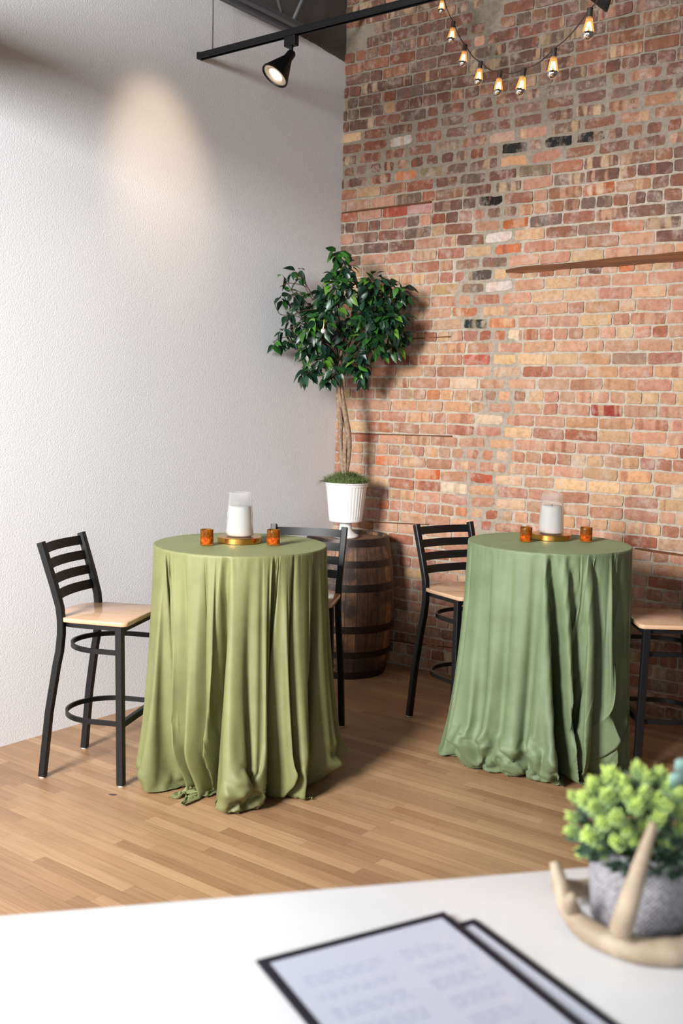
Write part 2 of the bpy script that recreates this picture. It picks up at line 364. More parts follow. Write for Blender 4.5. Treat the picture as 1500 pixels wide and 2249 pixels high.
# ------------------------------------------------------------------ brick wall
def brick_wall():
    X0, X1, Z0, Z1 = -.02, 3.9, -.01, 4.9
    V = []; Fc = []; Cc = []; Sd = []
    pal = [((190, 132, 108), 9), ((198, 146, 122), 8), ((204, 152, 112), 7), ((214, 176, 134), 5), ((170, 98, 74), 6), ((150, 82, 62), 3),
           ((178, 120, 104), 8), ((205, 170, 120), 2), ((196, 108, 68), 2), ((210, 186, 158), 2), ((160, 128, 108), 2)]
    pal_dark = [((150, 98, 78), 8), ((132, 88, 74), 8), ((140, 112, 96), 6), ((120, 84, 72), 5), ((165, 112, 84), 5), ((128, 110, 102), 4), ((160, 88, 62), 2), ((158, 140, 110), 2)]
    def pick(pl):
        t = random.random()*sum(w for _, w in pl)
        for c, w in pl:
            t -= w
            if t <= 0: return c
        return pl[-1][0]
    # patches repaired with broad flush grey mortar: polygons in photo pixels
    def inpoly(x, y, poly):
        c = False; n = len(poly)
        for i in range(n):
            x1, y1 = poly[i]; x2, y2 = poly[i-1]
            if (y1 > y) != (y2 > y) and x < (x2-x1)*(y-y1)/(y2-y1)+x1: c = not c
        return c
    def pix(x, z):
        d = Vector((x, 0, z))-CAM; dep = d.dot(FW); return 750+F_PX*d.dot(RT)/dep, 1124.5-F_PX*d.dot(UP)/dep
    rep = [[(750, 300), (870, 270), (1000, 215), (1100, 205), (1500, 130), (1500, 330), (1250, 350), (1125, 385), (1150, 480), (1140, 560), (1125, 640), (1130, 760), (1150, 850), (1130, 960), (1120, 1080), (1125, 1180), (1010, 1180), (1000, 1000), (1050, 930), (1060, 830), (1040, 740), (990, 690), (1010, 600), (1050, 500), (1030, 430), (900, 400), (750, 420)],
           [(1010, 0), (1110, 0), (1080, 60), (1110, 130), (1060, 150), (1010, 110)]]
    bare = [[(750, 62), (822, 38), (824, 84), (756, 128)], [(1072, -30), (1135, -30), (1112, 62), (1062, 80)]]
    special = [((1148, 315), (46, 42, 40)), ((1230, 302), (38, 36, 38)), ((1317, 287), (44, 42, 40)), ((1080, 437), (34, 30, 28)), ((1058, 617), (84, 74, 68)),
               ((1045, 700), (40, 50, 50)), ((912, 283), (205, 200, 200)), ((878, 312), (215, 205, 198)), ((1093, 515), (222, 208, 200)), ((925, 1043), (196, 92, 48)),
               ((1345, 910), (150, 62, 50)), ((1045, 1050), (180, 86, 60)), ((1120, 290), (196, 158, 140)), ((1185, 280), (190, 140, 118)), ((1085, 637), (216, 200, 190)),
               ((850, 470), (176, 84, 66)), ((900, 460), (205, 150, 140)), ((975, 1065), (222, 200, 170)), ((1290, 1064), (226, 184, 140)), ((855, 800), (170, 84, 66)),
               ((1050, 797), (182, 92, 74)), ((1240, 655), (205, 166, 130)), ((1335, 418), (170, 92, 56)), ((1150, 480), (180, 100, 56)), ((1370, 490), (184, 118, 88))]
    sp = [(on_y(p[0], p[1], 0), c) for p, c in special]
    zs = 2.552; pit = .0728          # course joint passes through the nailer strip
    k0 = math.floor((Z0-zs)/pit)
    courses = []
    k = k0
    while zs+k*pit < Z1: courses.append((k, zs+k*pit)); k += 1
    def grey(x, z):
        px, py = pix(x, z); return any(inpoly(px, py, pl) for pl in rep)
    NX, NZ = 7, 4
    for k, z in courses:
        header = (k % 5) == 4
        x = X0-random.random()*.2
        while x < X1:
            ln = (.098 if header else .2)+random.uniform(-.008, .008)
            if not header and random.random() < .12: ln = .098
            if any(abs(p.z-z-pit/2) < pit/2 and x+.03 < p.x < x+.17 for p, _ in sp): ln = .195
            cx, cz = x+ln/2, z+pit/2
            g = grey(cx, cz)
            jh, jv = (.017, .017) if g else (.0105, .012)
            if g: ln *= random.uniform(.86, 1.0)
            hx, hz = (ln-jh)/2, (pit-jv)/2
            step = ln+(0.012 if g else 0)
            x += step
            if cx-hx < X0 and cx+hx < X0+.01: continue
            lo = max(cx-hx, X0+.002); cx, hx = (lo+cx+hx)/2, (cx+hx-lo)/2
            if hx < .01 or any(inpoly(*pix(cx, cz), pl) for pl in bare): continue
            # colour
            mixd = min(1, max(0, (cz-2.4)/.85+max(0, cx-1.2)*.25*(cz > 2.7)))  # upper bricks darker: soot, and window light fading upward put into the colour
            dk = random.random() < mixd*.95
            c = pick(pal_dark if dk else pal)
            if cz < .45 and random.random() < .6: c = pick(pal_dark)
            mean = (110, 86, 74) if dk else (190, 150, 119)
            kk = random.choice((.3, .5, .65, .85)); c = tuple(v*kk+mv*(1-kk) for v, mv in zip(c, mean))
            j = random.uniform(.92, 1.08); c = tuple(min(255, v*j) for v in c)
            seed = random.random()
            for p, sc in sp:
                if abs(p.x-cx) < hx+.012 and abs(p.z-cz) < pit*.5: c = sc
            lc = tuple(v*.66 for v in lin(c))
            out = random.uniform(.003, .0045) if g else random.uniform(.002, .008)
            tilt = random.uniform(-.004, .004); sd = random.uniform(0, 100)
            base = len(V)
            for a in range(NX+1):
                for q in range(NZ+1):
                    u, w = -1+2*a/NX, -1+2*q/NZ
                    eu = min(1-abs(u), 1-abs(w))
                    nx = noise.noise(Vector((u*1.6+sd, w*1.2, seed*9)))*.0045; nz = noise.noise(Vector((u*2.1+sd, w*1.1+7, seed*9)))*.004
                    px_, pz_ = cx+u*hx+nx*(abs(u) > .95), cz+w*hz+nz*(abs(w) > .95)+tilt*u
                    # rounded corners
                    if abs(u) > .95 and abs(w) > .95: px_ -= math.copysign(.0028, u); pz_ -= math.copysign(.0022, w)
                    y = -out-.003 + noise.noise(Vector((u*2+sd, w*2, 3.3)))*.0025
                    if eu < .02: y += .005
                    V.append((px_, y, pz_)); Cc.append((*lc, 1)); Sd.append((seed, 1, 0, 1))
            for a in range(NX):
                for q in range(NZ):
                    i = base+a*(NZ+1)+q; Fc.append((i, i+NZ+1, i+NZ+2, i+1))
            # sides
            loop = [a*(NZ+1) for a in range(NX+1)]+[NX*(NZ+1)+q for q in range(1, NZ+1)]+[a*(NZ+1)+NZ for a in range(NX-1, -1, -1)]+[q for q in range(NZ-1, 0, -1)]
            b2 = len(V)
            for i in loop:
                p = V[base+i]; V.append((p[0], .02, p[2])); Cc.append((*lc, 1)); Sd.append((seed, 1, 0, 1))
            nl = len(loop)
            for t in range(nl):
                a_, b_ = base+loop[t], base+loop[(t+1) % nl]; Fc.append((b_, a_, b2+t, b2+(t+1) % nl))
    # mortar bed
    nx, nz = 170, 210
    base = len(V); cream = tuple(v*.62 for v in lin((204, 190, 172))); gm = tuple(v*.72 for v in lin((168, 156, 140)))
    for i in range(nx+1):
        for j in range(nz+1):
            x, z = X0+(X1-X0)*i/nx, Z0+(Z1-Z0)*j/nz
            g = grey(x, z)
            y = noise.noise(Vector((x*14, z*14, 0)))*.003+(-.0015 if g else .002)
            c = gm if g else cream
            so = 1-.38*min(1, max(0, (z-2.7)/1.2)); c = tuple(v*so for v in c)  # mortar darkened upward likewise, soot and weaker light in its colour
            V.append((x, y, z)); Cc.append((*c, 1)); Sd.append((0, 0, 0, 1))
    for i in range(nx):
        for j in range(nz):
            q = base+i*(nz+1)+j; Fc.append((q, q+nz+1, q+nz+2, q+1))
    b0 = len(V)      # backing
    for (x, y, z) in ((X0, .12, Z0), (X1, .12, Z0), (X1, .12, Z1), (X0, .12, Z1), (X0, .005, Z0), (X1, .005, Z0), (X1, .005, Z1), (X0, .005, Z1)):
        V.append((x, y, z)); Cc.append((*cream, 1)); Sd.append((0, 0, 0, 1))
    Fc += [(b0+1, b0, b0+3, b0+2), (b0, b0+1, b0+5, b0+4), (b0+2, b0+3, b0+7, b0+6), (b0+1, b0+2, b0+6, b0+5), (b0+3, b0, b0+4, b0+7)]
    me = bpy.data.meshes.new('wall_back'); me.from_pydata(V, [], Fc); me.update()
    for nm, dat in (('bcol', Cc), ('bseed', Sd)):
        at = me.attributes.new(nm, 'FLOAT_COLOR', 'POINT'); at.data.foreach_set('color', np.array(dat, dtype=np.float32).ravel())
    me.polygons.foreach_set('use_smooth', [True]*len(me.polygons)); me.set_sharp_from_angle(angle=R(50))
    me.materials.append(M['brick'])
    o = bpy.data.objects.new('wall_back', me); COL.objects.link(o); tag(o, kind='structure')
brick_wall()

# wooden nailer strips and open joints in the brick wall
def strip(idx, pts, h, depth=.010):
    A, B = on_y(*pts[0], 0), on_y(*pts[1], 0); mb = MB(); n = 14; vs = []; fs = []
    for i in range(n+1):
        t = i/n; p = A.lerp(B, t); hh = h*(.7+.6*t if idx == 1 else 1)*(.85+.3*noise.noise(Vector((t*5, idx, 0))))
        if i in (0,): hh *= .5
        vs += [(p.x, .02, p.z-hh/2), (p.x, -depth, p.z-hh/2), (p.x, -depth, p.z+hh/2), (p.x, .02, p.z+hh/2)]
    for i in range(n):
        for q in range(4): fs.append((i*4+q, (i+1)*4+q, (i+1)*4+(q+1) % 4, i*4+(q+1) % 4))
    fs += [(0, 1, 2, 3), (n*4+3, n*4+2, n*4+1, n*4)]
    mb.add(vs, fs); tag(mb.build('trim_%d' % idx, M['strip_wood']), kind='structure')
strip(1, ((1113, 596), (1640, 552)), .052, .014)
strip(2, ((752, 468), (948, 444)), .014, .010)
strip(3, ((768, 952), (993, 958)), .008, .009)
strip(4, ((766, 1144), (942, 1152)), .007, .009)
strip(5, ((1396, 1204), (1640, 1240)), .012, .012)
strip(6, ((842, 1404), (1010, 1424)), .009, .010)
strip(7, ((868, 746), (998, 739)), .008, .010)

# ================================================================== CEILING STEEL, TRACK, LAMPS
RZ, RY = 3.609, -1.35
jx = .13
j = thing('steel_joist', 'grey painted open-web steel joist along the top of the white wall', 'joist', (jx, -1.0, 0))
def jm(): return MB()
for s in (-1, 1):
    q = jm(); A, B = Vector((s*.028, -.28, 3.925)), Vector((s*.028, .36, 3.925))
    q.box(((A+B)/2 + Vector((s*.016, 0, 0))), (.036, (B-A).length, .007)); q.box(((A+B)/2 + Vector((0, 0, .02))), (.007, (B-A).length, .045))
    q.build('bottom_chord', M['grey_steel'], j)
q = jm(); q.box((0, .33, 4.55), (.10, 1.24, .045)); q.build('top_chord', M['grey_steel'], j)
for (y0, y1) in ((.28, .62), (.22, -.12)):
    q = jm(); q.tube([(0, y0, 3.94), (0, y1, 4.54)], .011, 8); q.build('web_rod', M['grey_steel'], j, True)
q = jm(); q.tube([(.015, .37, 3.95), (.015, .66, 4.07), (.015, .985, 4.21)], .010, prof=SQ, ref=(1, 0, 0)); q.build('end_strut', M['grey_steel'], j)
q = jm(); q.box((.015, .60, 4.04), (.012, .012, .05)); q.build('strut_clip', M['grey_steel'], j)

# black duct seen as a dark shape at the very top, over the corner
q = MB(); q.box((1.75, -.18, 4.72), (2.7, .34, .30), None, .01)
tag(q.build('air_duct', M['black_paint']), 'black painted rectangular duct under ceiling above the brick wall', 'duct')

tr = thing('track_rail', 'long black lighting track hung from a thin rod by the white wall', 'light track', (0, RY, RZ))
q = MB(); q.box((1.75, 0, .004), (3.48, .036, .022), None, .002); q.box((1.75, .014, -.012), (3.48, .006, .012)); q.box((1.75, -.014, -.012), (3.48, .006, .012))
q.build('rail', M['black_metal'], tr)
q = MB(); q.box((.008, 0, 0), (.016, .038, .036), None, .002); q.build('end_cap', M['black_metal'], tr)
q = MB(); q.tube([(.104, 0, .012), (.104, 0, 1.26)], .0035, 8); q.build('suspension_rod', M['grey_steel'], tr, True)

def spotlight(xr, target, label, glow):
    """black cone track head hanging at x = xr, aimed at target"""
    t = thing('track_spotlight', label, 'spotlight', (xr, RY, RZ-.018))
    q = MB(); q.box((0, 0, -.026), (.072, .036, .05), None, .003); q.build('adapter', M['black_metal'], t)
    q = MB(); q.tube([(0, 0, -.05), (0, 0, -.085)], .011, 10); q.tube([(-.016, 0, -.09), (.016, 0, -.09)], .016, 12); q.build('swivel', M['black_metal'], t, angle=40)
    tip = Vector((0, 0, -.088)); d = (Vector(target)-(Vector((xr, RY, RZ-.018))+tip)).normalized()
    rot = d.to_track_quat('Z', 'Y')
    def head(prof, n=40, caps=(False, False)):
        mb = MB(); mb.lathe(prof, n, cap0=caps[0], cap1=caps[1]); mb.v = [tuple(rot @ Vector(v) + tip) for v in mb.v]; return mb
    head([(.0, -.012), (.018, -.010), (.023, .0), (.024, .030), (.026, .036), (.072, .142), (.076, .150), (.076, .157), (.072, .159), (.066, .152), (.026, .05)]).build('cone_shade', M['black_metal'], t, angle=50)
    head([(.068, .150), (.062, .155), (.044, .152), (.038, .145)], 36).build('reflector', M['reflector'], t, True)
    head([(.038, .145), (.028, .151), (.012, .154), (0.0005, .155)], 24).build('lens', M['lamp_glow'] if glow else M['reflector'], t, True)
    return t, Vector((xr, RY, RZ-.018))+tip+d*.175, d
M['reflector'] = simple('lamp_reflector', (205, 190, 170), .3, .6)
M['lamp_glow'] = mat_emit('lamp_glow', (255, 226, 190), 9.0)
ld = (RT*-.52-UP*.80-FW*.20)
t1, p1, d1 = spotlight(.667, Vector((.667, RY, RZ-.106))+ld, 'black cone track spotlight with lit lamp facing the white wall', True)
t2, p2, d2 = spotlight(2.235, (4.2, -.2, 3.0), 'black track spotlight cut off by the top edge above string bulbs', False)
spot('spotlight_beam', p1, p1+d1, 12, 50, 1.0, (1.0, .80, .58), .03)
added_tr = thing('track_rail', 'second black lighting track, added out of view to carry the wall spotlight', 'light track', (0, -1.9, 4.1))  # track added out of view to carry the lamp for the wall pool
q = MB(); q.box((1.0, 0, .004), (1.98, .036, .022), None, .002); q.build('rail', M['black_metal'], added_tr)
_ry, _rz = RY, RZ; RY, RZ = -1.9, 4.1
t3, p3, d3 = spotlight(1.0, (0.0, -1.64, 2.96), 'black track spotlight added out of view to throw the warm pool on the white wall', True)
RY, RZ = _ry, _rz
spot('added_beam_wall', p3, p3+d3, 50, 42, 1.0, (1.0, .72, .47), .06)  # beam of the added lamp, makes the warm pool on the wall
q = MB(); q.tube([(.0, -3.4, 3.23), (1.45, -3.4, 3.23)], .14, 28)  # unseen tube added to shade a band across the upper white wall
tag(q.build('band_caster', M['black_paint'], None, angle=40), 'unseen black tube added to cast the dark band on the white wall', 'duct')

# ------------------------------------------------------------------ string lights
M['cord'] = simple('brown_cord', (40, 30, 24), .6)
M['bulb_amber'] = mat_glass('amber_glass', (255, 206, 140), .12, .0)
_nt = M['bulb_amber'].node_tree; _b = _nt.nodes['Principled BSDF']
_b.inputs['Emission Color'].default_value = (*lin((255, 176, 96)), 1); _b.inputs['Emission Strength'].default_value = .26
_b.inputs['Base Color'].default_value = (*lin((255, 214, 150)), 1); _b.inputs['Transmission Weight'].default_value = .9; _b.inputs['IOR'].default_value = 1.12; _b.inputs['Roughness'].default_value = .18
M['bulb_mirror'] = simple('mirrored_bulb_tip', (225, 215, 205), .08, 1.0)
M['filament'] = mat_emit('filament_glow', (255, 214, 150), 16)
sl = thing('string_lights', 'string of eight amber bulbs with mirrored tips hung before brick wall', 'string lights', (1.2, -.8, 3.6))
bul = [((972, -12), (969, 31), 5.7), ((996, 47), (990, 96), 5.5), ((1022, 98), (1015, 147), 5.4), ((1056, 135), (1049, 188), 5.15), ((1098, 156), (1093, 211), 4.95),
       ((1151, 150), (1141, 211), 4.6), ((1217, 106), (1213, 173), 4.15), ((1296, 18), (1291, 88), 3.75)]
tops = []
O = Vector(sl.location)
for (a, c, dep) in bul:
    A, C = at_depth(*a, dep), at_depth(*c, dep); tops.append(A-O)
    ax = (C-A).normalized(); Ln = (C-A).length; rot = ax.to_track_quat('Z', 'Y')
    def seg(prof, n=20, caps=(False, False)):
        mb = MB(); mb.lathe([(r*Ln, z*Ln) for r, z in prof], n, cap0=caps[0], cap1=caps[1]); mb.v = [tuple(rot @ Vector(v) + (A-O)) for v in mb.v]; return mb
    so = seg([(.08, 0), (.10, .01), (.10, .05), (.088, .06), (.094, .30), (.08, .30)], 16, (True, True)).build('bulb_socket', M['cord'], sl, angle=40)
    seg([(.088, .29), (.105, .34), (.125, .45), (.152, .60), (.176, .72), (.185, .79)]).build('glass_bulb', M['bulb_amber'], so, True)
    seg([(.185, .79), (.182, .86), (.155, .93), (.105, .975), (.05, .995), (.002, 1.0)]).build('mirror_tip', M['bulb_mirror'], so, True)
    f_ = MB(); 
    for s in (-1, 1):
        f_.tube([rot @ Vector((s*.02*Ln, 0, .46*Ln)) + (A-O), rot @ Vector((s*.075*Ln, 0, .77*Ln)) + (A-O)], .030*Ln, 6)
    f_.build('filament', M['filament'], so)
pre = at_depth(964, -60, 5.8)-O; mid = at_depth(1268, 62, 3.9)-O; post = at_depth(1330, -40, 3.6)-O
pl = [pre]+tops+[post]; path = []
for i in range(len(pl)-1):
    for k in range(8):
        t = k/8; p = pl[i].lerp(pl[i+1], t); p.z -= .018*4*t*(1-t); path.append(p)
path.append(pl[-1])
q = MB(); q.tube(path, .0026, 6); q.build('cord', M['cord'], sl, True)

# ================================================================== BARREL, URN, TREE
BC = Vector((.37, -.335, 0))
def mat_barrel():
    mt, nt, b_ = new_mat('barrel_staves')
    tc = N(nt, 'ShaderNodeTexCoord'); sp = N(nt, 'ShaderNodeSeparateXYZ'); L(nt, tc.outputs['Object'], sp.inputs[0])
    ang = math_n(nt, 'ARCTAN2', sp.outputs['Y'], sp.outputs['X']); st = math_n(nt, 'MULTIPLY', ang, 26/(2*PI)); idx = math_n(nt, 'FLOOR', st); fr = math_n(nt, 'FRACT', st)
    wn = N(nt, 'ShaderNodeTexWhiteNoise', noise_dimensions='1D'); L(nt, idx, wn.inputs['W'])
    c = ramp(nt, wn.outputs['Value'], [(0, lin((78, 54, 40))), (.35, lin((128, 90, 60))), (.7, lin((158, 112, 72))), (1, lin((96, 70, 52)))])
    cv = N(nt, 'ShaderNodeCombineXYZ'); L(nt, math_n(nt, 'MULTIPLY', ang, 22.0), cv.inputs[0]); L(nt, math_n(nt, 'MULTIPLY', sp.outputs['Z'], 5.0), cv.inputs[1]); L(nt, wn.outputs['Value'], cv.inputs[2])
    nz = N(nt, 'ShaderNodeTexNoise', i_Scale=1.2, i_Detail=7.0, i_Roughness=.65); L(nt, cv.outputs[0], nz.inputs['Vector'])
    n2 = N(nt, 'ShaderNodeTexNoise', i_Scale=5.0, i_Detail=6.0, i_Roughness=.7); L(nt, tc.outputs['Object'], n2.inputs['Vector'])
    c2 = mixc(nt, 1.0, c.outputs[0], ramp(nt, nz.outputs['Fac'], [(.3, (.5, .48, .46)), (.65, (1.15, 1.1, 1.05))]).outputs[0], 'MULTIPLY')
    c3 = mixc(nt, ramp(nt, n2.outputs['Fac'], [(.42, (0, 0, 0)), (.58, (.92, .92, .92))]).outputs[0], c2, lin((34, 27, 24)))
    seam = math_n(nt, 'LESS_THAN', math_n(nt, 'MINIMUM', fr, math_n(nt, 'SUBTRACT', 1.0, fr)), .035)
    c4 = mixc(nt, math_n(nt, 'MULTIPLY', seam, .85), c3, lin((22, 16, 13)))
    L(nt, c4, b_.inputs['Base Color']); b_.inputs['Roughness'].default_value = .6
    bp = N(nt, 'ShaderNodeBump', i_Strength=.4, i_Distance=.004); L(nt, math_n(nt, 'SUBTRACT', nz.outputs['Fac'], seam), bp.inputs['Height']); L(nt, bp.outputs[0], b_.inputs['Normal'])
    return mt
M['staves'] = mat_barrel()
M['hoop'] = simple('dark_hoop_steel', (52, 44, 42), .48, .75, .2, 40, .35)
M['barrel_head'] = mat_wood('barrel_head_wood', (70, 50, 38), (124, 92, 66), (30, 4, 30), .6, 1.0)
HB = .885
def brad(z): t = (z-HB/2)/(HB/2); return .308-.052*t*t
bt = thing('whiskey_barrel', 'dark oak barrel with steel hoops in the corner under the white urn', 'barrel', BC)
q = MB(); q.lathe([(brad(HB*i/36), HB*i/36) for i in range(37)]+[(brad(HB)-.02, HB), (brad(HB)-.024, HB-.022)], 78, cap0=True); q.build('staves', M['staves'], bt, angle=50)
q = MB(); q.lathe([(.001, HB-.02), (brad(HB)-.02, HB-.02)], 60, cap0=False); q.build('barrel_head', M['barrel_head'], bt, angle=40)
for z0, w in ((HB-.048, .046), (HB-.175, .042), (HB-.325, .046), (.30, .046), (.14, .04), (.002, .046)):
    q = MB(); pr = [(brad(z0+w*i/4)+.0035, z0+w*i/4) for i in range(5)]
    q.lathe([(pr[0][0]-.004, z0)]+pr+[(pr[-1][0]-.004, z0+w)], 78); q.tube([], 0) if False else None
    hp = q.build('hoop', M['hoop'], bt, angle=50)
    rv = MB()
    for dz in (.3, .7):
        a = R(-60); zz = z0+w*dz; rr = brad(zz)+.004
        rv.tube([(rr*math.cos(a), rr*math.sin(a), zz), ((rr+.004)*math.cos(a), (rr+.004)*math.sin(a), zz)], .006, 8)
    rv.build('rivet', M['hoop'], hp)

PB = Vector((.362, -.355, HB-.018))     # foot of the urn
ft = thing('ficus_tree', 'potted ficus tree with twisted trunk in white urn on the barrel', 'potted tree', PB)
def flute(a, r, z):
    if .125 < z < .325: 
        f = .5+.5*math.cos(a*36); return r-.0022*(1-f**.6)
    return r
q = MB(); q.lathe([(.0, 0), (.080, 0), (.084, .006), (.083, .016), (.074, .022), (.058, .032), (.044, .046), (.038, .066), (.0385, .088), (.046, .098), (.092, .100), (.104, .104), (.107, .112), (.106, .118), (.108, .126)]
                 +[(.108+.0215*t/12, .126+.198*t/12) for t in range(1, 13)]+[(.1325, .326), (.1335, .340), (.137, .343), (.138, .349), (.136, .352), (.130, .352), (.127, .34), (.125, .32)], 216, rib=flute)
q.build('urn', M['ceramic'], ft, angle=35)
M['moss'] = simple('green_moss', (104, 120, 66), .9, 0, 0, 60, .45)
M['soil'] = simple('moss_bed', (84, 98, 52), .95, 0, .6, 80, .3)
q = MB(); q.lathe([(.127, .345), (.11, .372), (.06, .398), (.002, .405)], 32); so = q.build('moss', M['soil'], ft, True)
q = MB()
for i in range(1500):
    a = random.random()*2*PI; r = .132*math.sqrt(random.random()); h0 = .348+.055*(1-(r/.132)**2)
    p = Vector((r*math.cos(a), r*math.sin(a), h0)); a2 = a+random.gauss(0, 1.0); ln = random.uniform(.025, .055)*(1.3 if r > .11 else 1)
    out = Vector((math.cos(a2), math.sin(a2), 0)); lift = random.uniform(.2, 1.2)
    p2 = p+out*ln*.5+Vector((0, 0, ln*.5*lift)); p3 = p+out*ln+Vector((0, 0, ln*(lift*.55-.35*(r > .1)*random.random())))
    w = Vector((-out.y, out.x, 0))*.0013
    q.add([p-w, p+w, p2+w, p2-w, p3], [(0, 1, 2, 3), (3, 2, 4)])
for i in range(70):     # loose strands hanging over the left rim
    a = R(205)+random.gauss(0, .35); p = Vector((.13*math.cos(a), .13*math.sin(a), .35)); ln = random.uniform(.04, .085)
    out = Vector((math.cos(a), math.sin(a), 0)); w = Vector((-out.y, out.x, 0))*.0012
    p2 = p+out*ln*.6+Vector((0, 0, .008)); p3 = p+out*ln*.9-Vector((0, 0, ln*.6*random.random()))
    q.add([p-w, p+w, p2+w, p2-w, p3], [(0, 1, 2, 3), (3, 2, 4)])
ms = q.build('moss_strands', M['moss'], so); ms['kind'] = 'stuff'
def loc_at(px, py, off=0.0):
    """point on the upright plane through the tree facing the viewer, moved off metres towards the viewer"""
    n = Vector((FW.x, FW.y, 0)).normalized(); d = ray(px, py); t = ((PB-n*(off)) - CAM).dot(n)/d.dot(n); return CAM+d*t-PB
def zc(x, y): return (560+x/3.75, 530+y/3.75)
M['bark'] = simple('grey_brown_bark', (126, 104, 84), .85, 0, .8, 55, .45)
M['twig'] = simple('dark_twig', (66, 46, 36), .8)
rad0 = [.016, .0175, .018, .0175, .0165, .016, .0145, .012]
for pts, rr in (([(757, 1040), (765, 1000), (766, 965), (761, 925), (753, 882), (748, 845), (746, 810), (748, 770)], 1.0),
                ([(757, 1040), (750, 1005), (747, 965), (748, 930), (744, 890), (743, 862), (746, 835), (736, 800)], .95),
                ([(760, 1040), (757, 990), (762, 955), (756, 915), (748, 880), (744, 850), (752, 820), (762, 790)], .75)):
    P = [loc_at(x, y, .01*math.sin(i*1.7+rr*9)) for i, (x, y) in enumerate(pts)]; P[0].z = .36
    sp_ = smooth_path(P, 6); rd = np.interp(np.linspace(0, 7, len(sp_)), range(8), [v*rr for v in rad0]).tolist()
    rd = [v*(1+.12*noise.noise(Vector((i*.3, rr*7, 0)))) for i, v in enumerate(rd)]
    q = MB(); q.tube(sp_, rd, 12); q.build('trunk', M['bark'], ft, True)
clus = [(665, 110, 40, 7), (730, 230, 85, 16), (690, 370, 120, 26), (570, 460, 60, 12), (860, 430, 90, 16), (980, 340, 95, 20), (1110, 350, 50, 7), (1200, 400, 55, 8), (1240, 470, 55, 8), (1090, 470, 90, 18),
        (950, 480, 100, 20), (1180, 590, 75, 12), (1030, 610, 110, 24), (890, 620, 85, 15), (790, 690, 90, 17), (1090, 720, 120, 26), (1220, 760, 55, 9), (1150, 850, 75, 14), (960, 790, 110, 24), (820, 830, 85, 17),
        (700, 880, 95, 20), (850, 950, 70, 14), (870, 1050, 50, 9), (890, 1120, 30, 5), (800, 1030, 50, 7), (655, 1060, 45, 5), (610, 1130, 50, 7), (540, 650, 95, 19), (470, 590, 55, 10), (450, 740, 85, 16), (395, 680, 50, 8),
        (430, 880, 60, 9), (520, 830, 85, 16), (560, 950, 60, 10), (470, 1020, 40, 4), (425, 1085, 50, 8), (390, 920, 40, 4), (365, 790, 45, 6), (335, 255, 40, 4), (370, 310, 25, 2), (232, 285, 15, 1), (300, 440, 35, 3), (360, 425, 35, 3),
        (215, 470, 40, 4), (380, 500, 70, 12), (290, 600, 40, 4), (245, 735, 35, 3), (150, 835, 30, 3), (210, 840, 30, 3), (275, 825, 30, 3), (300, 655, 35, 3), (640, 560, 70, 10), (690, 760, 80, 14), (1000, 900, 70, 8), (1140, 650, 80, 12)]
clus = [(a, b_, c_, int(n*2.3+.5)) for a, b_, c_, n in clus]
LV = []; LF = []; LC = []
cols = [((22, 52, 40), 5), ((30, 66, 40), 5), ((42, 92, 36), 4), ((64, 124, 42), 2), ((104, 156, 52), 1.2), ((48, 86, 66), 1.6)]
def leaf(p, ax, up, ln, wd, col):
    side = ax.cross(up).normalized(); nrm = side.cross(ax).normalized(); base = len(LV); K = 6
    for i in range(K+1):
        t = i/K; w = wd*(math.sin(PI*min(1, t*1.0)**.75))*(1-.25*t)*1.05 if 0 < t < 1 else 0
        dr = -.22*ln*t*t; c = p+ax*(ln*t)+nrm*dr
        for s in (-1, 0, 1): LV.append(tuple(c+side*(s*w*.5)+nrm*(abs(s)*w*.16))); LC.append((*col, 1))
    for i in range(K):
        for s in (0, 1): a = base+i*3+s; LF.append((a, a+3, a+4, a+1))
br = MB(); crown = loc_at(747, 800)
def rc():
    t = random.random()*sum(w for _, w in cols)
    for c, w in cols:
        t -= w
        if t <= 0: return c
    return cols[0][0]
for (x, y, rr, n) in clus:
    px, py = zc(x, y); off = random.uniform(-.04, .20) if rr > 60 else random.uniform(.02, .12)
    if px > 830: off = max(off, .06)
    if px < 640: off = max(off, .10)
    c = loc_at(px, py, off); Rm = rr/3.75/345
    root = crown.lerp(c, .15)+Vector((0, 0, -.02)); midp = root.lerp(c, .55)+Vector((random.gauss(0, .015), random.gauss(0, .015), .06*random.random()))
    br.tube(smooth_path([crown+Vector((0, 0, random.uniform(-.04, .03))), midp, c], 5), [.0045]*4+[.003]*4+[.002]*3, 5)
    for i in range(n):
        d = Vector((random.gauss(0, 1), random.gauss(0, 1), random.gauss(0, 1))).normalized()*Rm*random.random()**.45
        p = c+d; ax = (d.normalized()*.6+Vector((random.gauss(0, .5), random.gauss(0, .5), random.uniform(-1.2, .1)))).normalized()
        up = Vector((random.gauss(0, .5)-FW.x*.4, random.gauss(0, .5)-FW.y*.4, 1)).normalized()
        ln = random.uniform(.058, .090)
        wp = p+PB
        if wp.x < .03 or wp.y > -.03 or (p+ax*ln+PB).x < .015 or (p+ax*ln+PB).y > -.015: continue
        bright = random.random() < .5
        col = rc()
        j_ = random.uniform(.8, 1.2); leaf(p, ax, up, ln, ln*.52, tuple(v*j_*.62 for v in lin(col)))
for pts in ([(470, 450), (430, 380), (350, 352), (270, 345), (205, 375)], [(460, 430), (420, 350), (400, 300), (330, 250)], [(520, 560), (400, 570), (320, 600), (220, 605), (180, 560), (157, 490)], [(330, 690), (280, 720), (240, 740)], [(330, 700), (270, 780), (200, 800), (150, 830)], [(620, 900), (560, 990), (500, 1040), (460, 1090)], [(560, 1010), (540, 960), (450, 990)], [(640, 1020), (600, 1080), (550, 1110)], [(690, 1160), (640, 1090), (560, 1030)]):
    br.tube(smooth_path([loc_at(*zc(*p), .10) for p in pts], 5), .0028, 5)
br.build('branches', M['twig'], ft, True)
